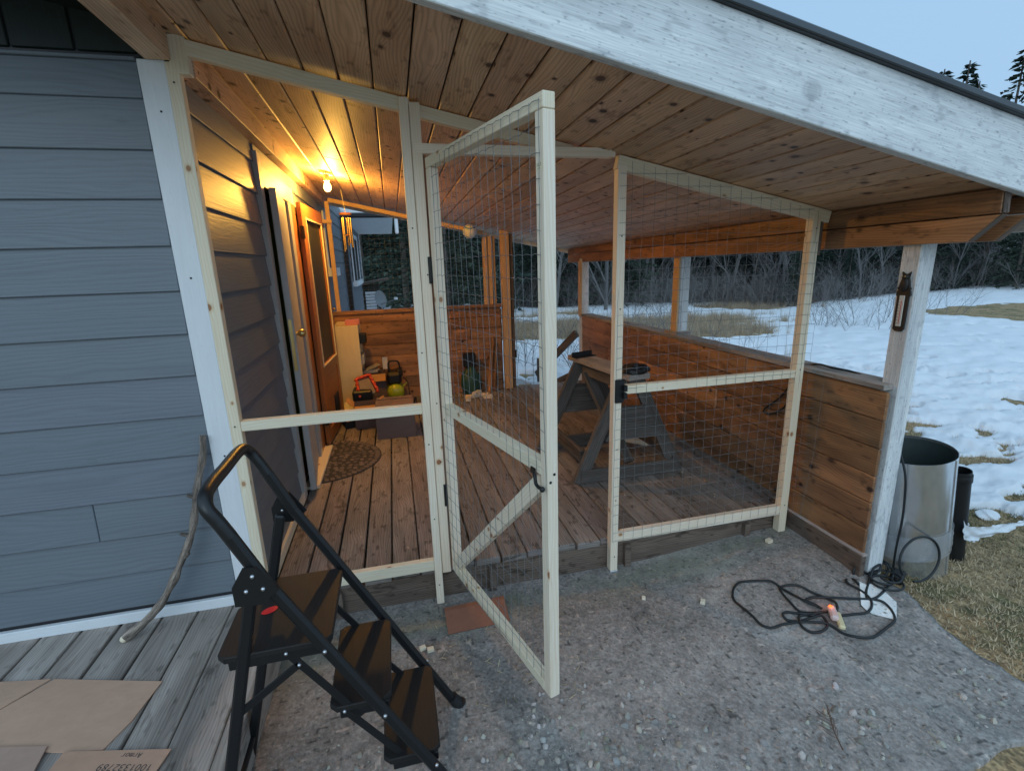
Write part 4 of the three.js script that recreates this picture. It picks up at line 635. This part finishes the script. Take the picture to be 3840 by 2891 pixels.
{ // torn sheet of paper
  const o = [[2.264, -1.771], [2.28, -1.74], [2.3, -1.745], [2.319, -1.735], [2.33, -1.69], [2.318, -1.612], [2.262, -1.565], [2.21, -1.523], [2.18, -1.55], [2.134, -1.583], [2.128, -1.612], [2.132, -1.641], [2.2, -1.71]];
  const s = new THREE.Shape(o.map(([x, z]) => new THREE.Vector2(x, -z))), g = new THREE.ExtrudeGeometry(s, { depth: .0015, bevelEnabled: false, steps: 1 }); g.rotateX(-Math.PI / 2); const p = g.attributes.position;
  for (let i = 0; i < p.count; i++) p.setY(i, p.getY(i) + padY(p.getX(i), p.getZ(i)) + .0035 + .004 * ns(p.getX(i) * 20, p.getZ(i) * 20, 4)); g.computeVertexNormals(); tag(mesh('torn_paper', g, plain(34, [226, 228, 226], .14, { rough: .9, spec: 3, stretch: 1 }), null), 'torn white paper under the cord at the concrete edge', 'paper');
}
{
  const t = thing('stove_pipe', 'fat galvanised pipe wrapped in plastic film beside the corner post', 'pipe', [2.79, -.015, -1.95]); t.rotation.set(.0, 0, .13);
  const r = .2, h = .7, prof = (a, b, y0, y1) => [[a, y0], [a, y1], [b, y1], [b, y0], [a, y0]].map(q => new THREE.Vector2(...q));
  mesh('outer_pipe', new THREE.LatheGeometry(prof(r - .003, r, 0, h), 56), M.galv, t); mesh('inner_liner', new THREE.LatheGeometry(prof(r - .012, r - .006, .01, h - .012), 48), std([.05, .07, .07], .5), t); 
  board(t, 'seam', M.galv, [Math.sin(.3) * (r + .002), h / 2, Math.cos(.3) * (r + .002)], [.02, h, .005], [0, .3, 0]);
  const film = new THREE.MeshPhysicalMaterial({ color: new THREE.Color().setRGB(.9, .92, .95), roughness: .28, transmission: .86, thickness: 0, side: THREE.DoubleSide });
  for (const [y0, y1, s] of [[.12, .27, 1]]) { const q = [], ix = []; for (let j = 0; j <= 10; j++) for (let i = 0; i <= 90; i++) { const a = i / 90 * 6.283, y = lerp(y0, y1, j / 10) + .012 * Math.sin(a * 2 + s), k = r + .004 + .006 * ns(j * 1.4 + Math.sin(a) * .8, Math.cos(a) * 2.2, s); q.push(Math.sin(a) * k, y, Math.cos(a) * k); if (i < 90 && j < 10) { const b = j * 91 + i; ix.push(b, b + 1, b + 91, b + 91, b + 1, b + 92); } } const g = new THREE.BufferGeometry(); g.setAttribute('position', new THREE.Float32BufferAttribute(q, 3)); g.setIndex(ix); g.computeVertexNormals(); mesh('plastic_film', g, film, t); }
  { const q = [], ix = []; for (let i = 0; i <= 24; i++) for (let j = 0; j <= 6; j++) { const u = i / 24, w = lerp(.1, .03, u); q.push(.19 + u * .58, lerp(.23, .06, Math.sqrt(u)) + (j / 6 - .5) * w + .012 * ns(i * .7, j * 1.2, 3), .16 - u * .06 + .03 * (ns(i * .5, j * .9, 7) - .5)); if (i < 24 && j < 6) { const b = i * 7 + j; ix.push(b, b + 1, b + 7, b + 7, b + 1, b + 8); } } const g = new THREE.BufferGeometry(); g.setAttribute('position', new THREE.Float32BufferAttribute(q, 3)); g.setIndex(ix); g.computeVertexNormals(); mesh('film_tail', g, std([.7, .74, .78], .35, { side: THREE.DoubleSide }), t); }
  const s = thing('black_pipe', 'dark stove pipe length standing behind the galvanised pipe', 'pipe', [3.075, -.05, -1.885]); s.rotation.z = .14; mesh('barrel', new THREE.LatheGeometry(prof(.05, .055, 0, .6), 32), M.black, s); mesh('collar', new THREE.LatheGeometry(prof(.053, .06, .54, .58), 32), M.black, s);
}
{ // owl thermometer on the post
  const t = thing('owl_thermometer', 'black cast iron owl thermometer screwed to the corner post', 'thermometer', [2.3605, 0, -1.855]); t.rotation.y = -Math.PI / 2; const iron = std([.016, .013, .012], .55);
  const s = new THREE.Shape(); [[-.026, 1.375], [-.014, 1.366], [.014, 1.366], [.026, 1.378], [.027, 1.53], [.034, 1.538], [.03, 1.556], [.024, 1.56], [.03, 1.566], [.024, 1.575], [.019, 1.6], [.014, 1.618], [.019, 1.643], [.008, 1.634], [-.006, 1.634], [-.02, 1.643], [-.016, 1.618], [-.02, 1.6], [-.026, 1.575], [-.034, 1.568], [-.025, 1.56], [-.032, 1.552], [-.034, 1.536], [-.027, 1.53]].forEach(([x, y], i) => i ? s.lineTo(x, y) : s.moveTo(x, y)); s.closePath();
  mesh('backplate', new THREE.ExtrudeGeometry(s, { depth: .006, bevelEnabled: true, bevelSize: .0015, bevelThickness: .0015, bevelSegments: 1 }), iron, t, [0, 0, .001]);
  mesh('owl_body', new THREE.SphereGeometry(1, 20, 14).scale(.02, .034, .012), iron, t, [0, 1.586, .01]); mesh('owl_head', new THREE.SphereGeometry(1, 16, 12).scale(.016, .014, .012), iron, t, [0, 1.622, .011]); for (const x of [-.006, .006]) mesh('owl_eye', new THREE.SphereGeometry(.0032, 8, 6), M.brass, t, [x, 1.624, .0215]);
  board(t, 'scale', std([.62, .6, .55], .5), [0, 1.462, .0105], [.026, .146, .004]); board(t, 'tube', std([.5, .05, .04], .3), [.002, 1.455, .0135], [.003, .11, .003]); for (let i = 0; i < 9; i++) board(t, 'tick', M.black, [-.007, 1.405 + i * .014, .0128], [.006, .0015, .001]);
}
{ const t = thing('dry_sprig', 'dry brown weed sprig lying on the concrete', 'twig'), b = std([.13, .08, .055], .9), y = .012; mesh('stem', tube([[1.43, y, -1.08], [1.455, y + .004, -1.14], [1.5, y + .006, -1.21]], .0022, 20, 6), b, t); for (let k = 0; k < 12; k++) { const u = .25 + k * .065, x = 1.43 + u * .065, z = -1.08 - u * .13; mesh('twig', tube([[x, y + .003, z], [x + (k % 2 ? .02 : -.02), y + .008, z - .025], [x + (k % 2 ? .03 : -.026) + rr(-.01, .01), y + .006, z - .05]], .0011, 8, 5), b, t); } }
tag(mesh('snow_lump', lump(.05, 1.3, .6, 1, .8, 23), std([.7, .72, .75], .75), null, [3.76, terrain(3.76, -2.16) + .012, -2.16]), 'lone lump of snow on the grass right of the pipe', 'snow lump');
// ---------------------------------------------------------------- yard beyond the rear wall
{ const t = thing('garden_shed', 'small dark green shed with white louvre behind the house corner', 'shed', [-.42, -.3, -13.4]); board(t, 'wall', M.green, [-.25, .75, 0], [.7, 1.7, .8]); for (let i = 0; i < 9; i++) board(t, 'louvre', M.trim, [-.12, .82 + i * .075, .405], [.26, .06, .02], [.4, 0, 0]); board(t, 'roof', M.rim, [-.2, 1.66, 0], [1.1, .05, 1.1], [0, 0, .16]); }
{ const t = thing('satellite_dish', 'grey satellite dish on a short mast beyond the back screen', 'satellite dish', [-.27, -.3, -10]), pr = []; for (let i = 0; i <= 12; i++) pr.push(new THREE.Vector2(.001 + i / 12 * .17, (i / 12) ** 2 * .045)); const dm = std([.2, .21, .22], .5, { side: THREE.DoubleSide }); mesh('dish', new THREE.LatheGeometry(pr, 32), dm, t, [0, 1.43, 0], [1.2, 0, -.9]); mesh('mast', cyl([-.03, 0, 0], [-.03, 1.42, 0], .022), dm, t); bar(t, 'feed_arm', dm, [.0, 1.33, 0], [.30, 1.42, .1], .018, .018); board(t, 'feed', M.trim, [.32, 1.44, .1], [.07, .05, .05], null, .01); }

// ---------------------------------------------------------------- vegetation
{ // dry lawn blades round the pad
  const q = []; for (let k = 0; k < 5; k++) { const a = k * 2.4, l = .7 + .3 * Math.sin(k * 3.3), dx = Math.cos(a), dz = Math.sin(a), w = .05; q.push(-dz * w + dx * .1, 0, dx * w + dz * .1, dz * w + dx * .1, 0, -dx * w + dz * .1, dx * .55 * l, l * .75, dz * .55 * l); }
  const g = new THREE.BufferGeometry(); g.setAttribute('position', new THREE.Float32BufferAttribute(q, 3)); g.computeVertexNormals();
  const P = []; let guard = 0; while (P.length < 60000 && guard++ < 400000) { const near = P.length < 42000, a = rr(-1.35, 2.3), r = near ? .2 + 4.6 * Math.sqrt(rnd()) : 3 + 14 * rnd(), x = 2.1 + Math.cos(a - .6) * r, z = -1.4 + Math.sin(a - .6) * r; if (x < 2.36 && z < -.86 - (x < 1.7 ? -.6 : 0) && z > -6.2) continue; if (x < 2.5 && z < -1.75 && z > -6.1) continue; if (x < .5) continue; const s = snowDepth(x, z); if (s > .012 + .03 * rnd() * rnd()) continue; P.push([x, z]); }
  const m = new THREE.InstancedMesh(g, std([1, 1, 1], .95, { side: THREE.DoubleSide }), P.length), o = new THREE.Object3D(), c = new THREE.Color(); m.name = 'grass';
  P.forEach(([x, z], i) => { o.position.set(x, terrain(x, z) - .004, z); o.rotation.set(rr(-.5, .5), rr(0, 6.28), rr(-.5, .5)); o.scale.set(rr(.04, .09), rr(.015, .055), rr(.04, .09)); o.updateMatrix(); m.setMatrixAt(i, o.matrix); const gr = clamp((fb(x * 1.4, z * 1.4, 101) - .45) * 3.2), b = rr(.6, 1.25); m.setColorAt(i, c.setRGB(lerp(.5, .2, gr) * b, lerp(.4, .19, gr) * b, lerp(.26, .1, gr) * b)); });
  m.receiveShadow = true; scene.add(tag(m, 'short dry lawn grass around the concrete and between the snow patches', 'grass', null, 'stuff'));
}
function conifer(seed, h, rad, dens = 1) { // crown of drooping sprays round a tapered trunk
  const R = mulberry(seed), p = [], n = Math.round(34 * dens), tris = (A, B, C) => p.push(A.x, A.y, A.z, B.x, B.y, B.z, C.x, C.y, C.z);
  for (let i = 0; i < n; i++) {
    const f = i / n, y = h * (.07 + .92 * f), L = rad * Math.pow(1 - f, .8) * (.7 + .5 * R()) + .12, nb = Math.max(4, Math.round(9 * (1 - f * .5)));
    for (let b = 0; b < nb; b++) {
      const a = R() * 6.283, l = L * (.55 + .6 * R()), dr = .28 + .25 * R(), d = V(Math.cos(a), 0, Math.sin(a)), sd = V(-d.z, 0, d.x), ns_ = Math.max(5, Math.round(l * 5));
      for (let k = 0; k < ns_; k++) { const t = .18 + .82 * (k + R() * .6) / ns_, o = d.clone().multiplyScalar(l * t).setY(y - l * t * dr + .12 * l * t * t + (R() - .5) * .1), w = (.20 + .26 * R()) * (1.15 - .5 * t), s = R() < .5 ? -1 : 1; const tip = o.clone().addScaledVector(d, w * .55).addScaledVector(sd, s * w * .9); tip.y -= w * (.15 + .4 * R()); const e = o.clone().addScaledVector(d, w * .5); e.y += .03 - w * .1; const q = o.clone().addScaledVector(sd, s * w * .25); q.y -= w * .32; tris(o, e, tip); tris(o, tip, q); }
    }
  }
  const g = new THREE.BufferGeometry(); g.setAttribute('position', new THREE.Float32BufferAttribute(p, 3)); g.computeVertexNormals(); return g;
}
function bareTree(seed, h, sticks = 1, spread = .5) { // leafless branching crown
  const R = mulberry(seed), P = [], seg = (A, B, r0, r1, n = 3) => { const d = B.clone().sub(A).normalize(), s = new THREE.Vector3().crossVectors(d, Math.abs(d.y) > .9 ? V(1, 0, 0) : V(0, 1, 0)).normalize(), t = new THREE.Vector3().crossVectors(d, s); const c = (O, r, k) => O.clone().addScaledVector(s, Math.cos(k / n * 6.283) * r).addScaledVector(t, Math.sin(k / n * 6.283) * r); for (let k = 0; k < n; k++) { const a = c(A, r0, k), b = c(A, r0, k + 1), e = c(B, r1, k), f = c(B, r1, k + 1); for (const q of [a, e, b, b, e, f]) P.push(q.x, q.y, q.z); } };
  const grow = (A, d, l, r, dep) => { let C = A; const m = dep > 1 ? 3 : 2; for (let i = 0; i < m; i++) { const B = C.clone().addScaledVector(d, l / m); B.x += (R() - .5) * l * .12; B.z += (R() - .5) * l * .12; seg(C, B, r * (1 - i / m * .45), r * (1 - (i + 1) / m * .45)); if (dep > 0) { const nb = dep > 1 ? 3 : 2; for (let b = 0; b < nb; b++) { const q = d.clone().add(V((R() - .5) * 2, (R() - .25) * .8, (R() - .5) * 2).multiplyScalar(spread * 1.4)).normalize(); grow(C.clone().lerp(B, R()), q, l * (.32 + .22 * R()), r * .42, dep - 1); } } C = B; } };
  for (let s = 0; s < sticks; s++) grow(V((R() - .5) * .3 * (sticks - 1), 0, (R() - .5) * .3 * (sticks - 1)), V((R() - .5) * spread * (sticks > 1 ? 1.3 : .15), 1, (R() - .5) * spread * (sticks > 1 ? 1.3 : .15)).normalize(), h * (.75 + .3 * R()), h * (sticks > 1 ? .006 : .011), sticks > 1 ? 2 : 3);
  const g = new THREE.BufferGeometry(); g.setAttribute('position', new THREE.Float32BufferAttribute(P, 3)); g.computeVertexNormals(); return g;
}
{
  const needle = [[.030, .052, .036], [.024, .044, .034], [.040, .060, .040]].map(c => std(c, .95, { side: THREE.DoubleSide })), bark = std([.11, .09, .075], .95), twig = [std([.125, .12, .12], .95), std([.17, .16, .155], .95), std([.15, .11, .11], .95)];
  const cg = [conifer(5, 12, 2.3, 1.25), conifer(9, 11, 1.8, 1.2), conifer(14, 13, 2.8, 1.3)], bg = [bareTree(3, 8), bareTree(8, 7), bareTree(15, 9)], sg = [bareTree(31, 1.3, 9, .8), bareTree(37, 1.1, 11, .9)];
  const tr = h => { const g = new THREE.CylinderGeometry(.03, .17, h, 8, 6); g.translate(0, h / 2, 0); return g; }, trunk = [tr(11.8), tr(10.8), tr(12.8)], pole = (az, D) => [Math.sin(az / 57.3) * D, -Math.cos(az / 57.3) * D];
  const put = (name, label, cat, group, az, D, s, build) => { if (D > 19 && D < 34) { D *= 1.22; s *= 1.15; } const [x, z] = pole(az, D), t = thing(name, label, cat, [x, terrain(x, z) - .08, z], group); t.rotation.y = az * 1.7 + D; t.scale.setScalar(s); build(t); return t; };
  // conifers that can be told apart: azimuth from straight ahead, distance, scale, kind
  const C = [[6, 17, .85, 2, 'dark spruce seen through the back screen right of the house corner'], [1.5, 21, .9, 0, 'dark spruce rising behind the garden shed'], [11, 20, .9, 1, 'dark spruce behind the ball in the back screen'], [16, 24, .95, 2, 'dark spruce beside the rear door posts'], [22, 27, 1, 0, 'spruce with a bare lower trunk left of the rear porch post'], [25.5, 24, .95, 2, 'broad spruce right of the rear porch post'], [44.5, 27, .62, 1, 'dark spruce behind the right frame post'], [46.5, 29, .55, 2, 'broad dark spruce right of the right frame post'], [43.3, 24, .33, 0, 'young spruce at the snow edge left of the right frame post'], [47.5, 25, .26, 1, 'small young spruce at the snow edge left of the corner post'], [50.4, 36, .7, 0, 'spruce behind the corner post'], [52.1, 45, 1.17, 1, 'tall thin spruce whose tip shows left above the roof edge'], [53.6, 44, 1.17, 1, 'tallest spruce tip showing above the roof edge'], [54.4, 44, 1.05, 1, 'shorter spruce tip just right of the tallest one'], [56.7, 36, .88, 2, 'large dark spruce at the right frame edge'], [60.2, 38, .95, 0, 'spruce right of the frame edge spruce'], [58.8, 34.2, .5, 2, 'low spruce above the bare bank at the right'], [-3, 26, 1, 0, 'spruce half hidden behind the house'], [19, 31, 1.1, 1, 'thin spruce deep behind the rear opening'], [48, 34.5, .5, 0, 'dark spruce just left of the corner post'], [52.6, 34.3, .55, 2, 'broad dark spruce right of the corner post'], [54.8, 34.2, .45, 1, 'middle sized dark spruce above the bare bank'], [42, 37, .8, 0, 'dark spruce left of the right frame post'], [31, 33, .9, 1, 'thin spruce behind the middle porch post']];
  for (const [az, D, s, k, label] of C) put('spruce_tree', label, 'tree', 'spruces at the edge of the wood', az, D, s, t => { mesh('trunk', trunk[k], bark, t); mesh('crown', cg[k], needle[k], t); });
  const B = [[24.2, 20, 1.1, 0, 'pale thick bare trunk right of the rear porch post'], [28, 24, 1, 1, 'leafless tree between the rear and middle porch posts'], [30, 27, 1.1, 2, 'leafless tree left of the middle porch post'], [33, 26, 1.1, 0, 'leafless tree just right of the middle porch post'], [35, 29, 1.15, 1, 'leafless tree behind the wire left of centre bay'], [37, 26, 1, 2, 'leafless tree behind the wire in the middle of the right bay'], [39, 29, .9, 0, 'slender leafless tree in the right bay'], [41, 26, .85, 1, 'leafless tree near the young spruce'], [42.4, 28, .8, 2, 'pale leafless tree behind the young spruce'], [48.6, 24, .6, 1, 'lichen grey leafless tree left of the corner post'], [53, 28, .5, 0, 'grey leafless tree right of the corner post'], [57.3, 29, .5, 2, 'pale leafless tree above the bare bank'], [18.5, 22, .9, 2, 'leafless tree seen through the rear opening'], [21, 24, .9, 1, 'leafless tree right of the rear opening']];
  for (const [az, D, s, k, label] of B) put('bare_tree', label, 'tree', 'leafless trees at the field edge', az, D, s, t => mesh('branches', bg[k], twig[k === 2 ? 1 : 0], t));
  const S = [[18.7, 8.2, .8, 'leafless shrub in the snow behind the rear opening'], [20.3, 9.2, .75, 'leafless shrub right of the first in the rear opening'], [17, 10, .7, 'low leafless shrub left in the rear opening'], [31.5, 9.5, .75, 'dry pale shrub just outside the half wall by the middle post'], [33, 10.5, .8, 'dry pale shrub right of the middle porch post'], [34.6, 9.6, .6, 'low dry shrub over the half wall cap'], [47.5, 15, .75, 'dry shrub on the snow left of the corner post'], [46.2, 16, .6, 'small dry shrub behind the right frame post'], [49, 16.5, .9, 'dry shrub behind the corner post'], [44.5, 23, .9, 'reddish shrub at the snow edge behind the frame post'], [52.5, 19, .8, 'dry shrub at the foot of the wood right of the corner post'], [27, 16, .9, 'dry shrub by the creek between the porch posts'], [29, 18, .9, 'dry shrub by the creek left of the middle post']];
  S.forEach(([az, D, s, label], i) => put('dry_shrub', label, 'shrub', 'leafless shrubs in the snow', az, D, s, t => mesh('stems', sg[i % 2], twig[i === 9 ? 2 : i % 2], t)));
  // the wood behind, one mass
  const inst = (name, label, g, m, n, f) => { const I = new THREE.InstancedMesh(g, m, n), o = new THREE.Object3D(); I.name = name; for (let i = 0; i < n; i++) { f(o, i); o.updateMatrix(); I.setMatrixAt(i, o.matrix); } I.castShadow = I.receiveShadow = true; scene.add(tag(I, label, 'wood', null, 'stuff')); };
  const place = (o, az, D, s) => { const [x, z] = pole(az, D); o.position.set(x, terrain(x, z) - .1, z); o.rotation.set(0, az * 3 + D, 0); o.scale.setScalar(s); };
  inst('spruce_wood', 'dark spruce wood on the slope behind the field', mergeGeometries([cg[0].clone().deleteAttribute('uv'), (() => { const g = trunk[0].toNonIndexed(); g.deleteAttribute('uv'); return g; })()]), needle[1], 300, (o, i) => { const az = i < 215 ? rr(-25, 85) : rr(14, 48); if (i >= 215) { place(o, az, rr(33, 39), rr(.7, 1)); return; } place(o, az, rr(37, 66), rr(.8, 1.2) * (az > 45 ? .58 : 1)); });
  inst('bare_wood', 'grey leafless wood along the far side of the field', bg[0], twig[0], 250, o => { let az = rr(12, 80); if (az > 45 && rnd() < .6) az = rr(12, 45); place(o, az, rr(31, 50), rr(.75, 1.3) * (az > 44 ? .45 : az > 34 ? .75 : 1)); });
  inst('brush', 'tangled grey brush at the foot of the wood', sg[1], twig[1], 420, o => { const az = rr(12, 80); place(o, az, rr(29, 37) + (az > 47 ? 6 : 0), rr(.9, 2)); });
  { const q = []; for (let k = 0; k < 14; k++) { const a = k * 2.4, l = .6 + .4 * Math.abs(Math.sin(k * 1.7)), dx = Math.cos(a), dz = Math.sin(a), w = .012, r = .1 + .02 * k; q.push(-dz * w + dx * r * .4, 0, dx * w + dz * r * .4, dz * w + dx * r * .4, 0, -dx * w + dz * r * .4, dx * r * 1.5, l, dz * r * 1.5); } const g = new THREE.BufferGeometry(); g.setAttribute('position', new THREE.Float32BufferAttribute(q, 3)); g.computeVertexNormals();
    const P = []; let u = 0; while (P.length < 3600 && u++ < 300000) { const az = rr(4, 75), D = rr(8, 33), [x, z] = pole(az, D); if (snowDepth(x, z) > .005 - (D < 14 ? .02 : 0) || (az > 44 && D < 27)) continue; P.push([x, z]); }
    const I = new THREE.InstancedMesh(g, std([1, 1, 1], .95, { side: THREE.DoubleSide }), P.length), o = new THREE.Object3D(), c = new THREE.Color(); I.name = 'tall_dry_grass'; P.forEach(([x, z], i) => { o.position.set(x, terrain(x, z) - .03, z); o.rotation.set(rr(-.2, .2), rr(0, 6), rr(-.2, .2)); const s = rr(.2, .5); o.scale.set(s, s * rr(.6, 1.1), s); o.updateMatrix(); I.setMatrixAt(i, o.matrix); const b = rr(.6, 1.2); I.setColorAt(i, c.setRGB(.42 * b, .33 * b, .23 * b)); }); scene.add(tag(I, 'tall dry grass along the creek and field edge', 'grass', null, 'stuff')); }
}
renderer.render(scene, camera);
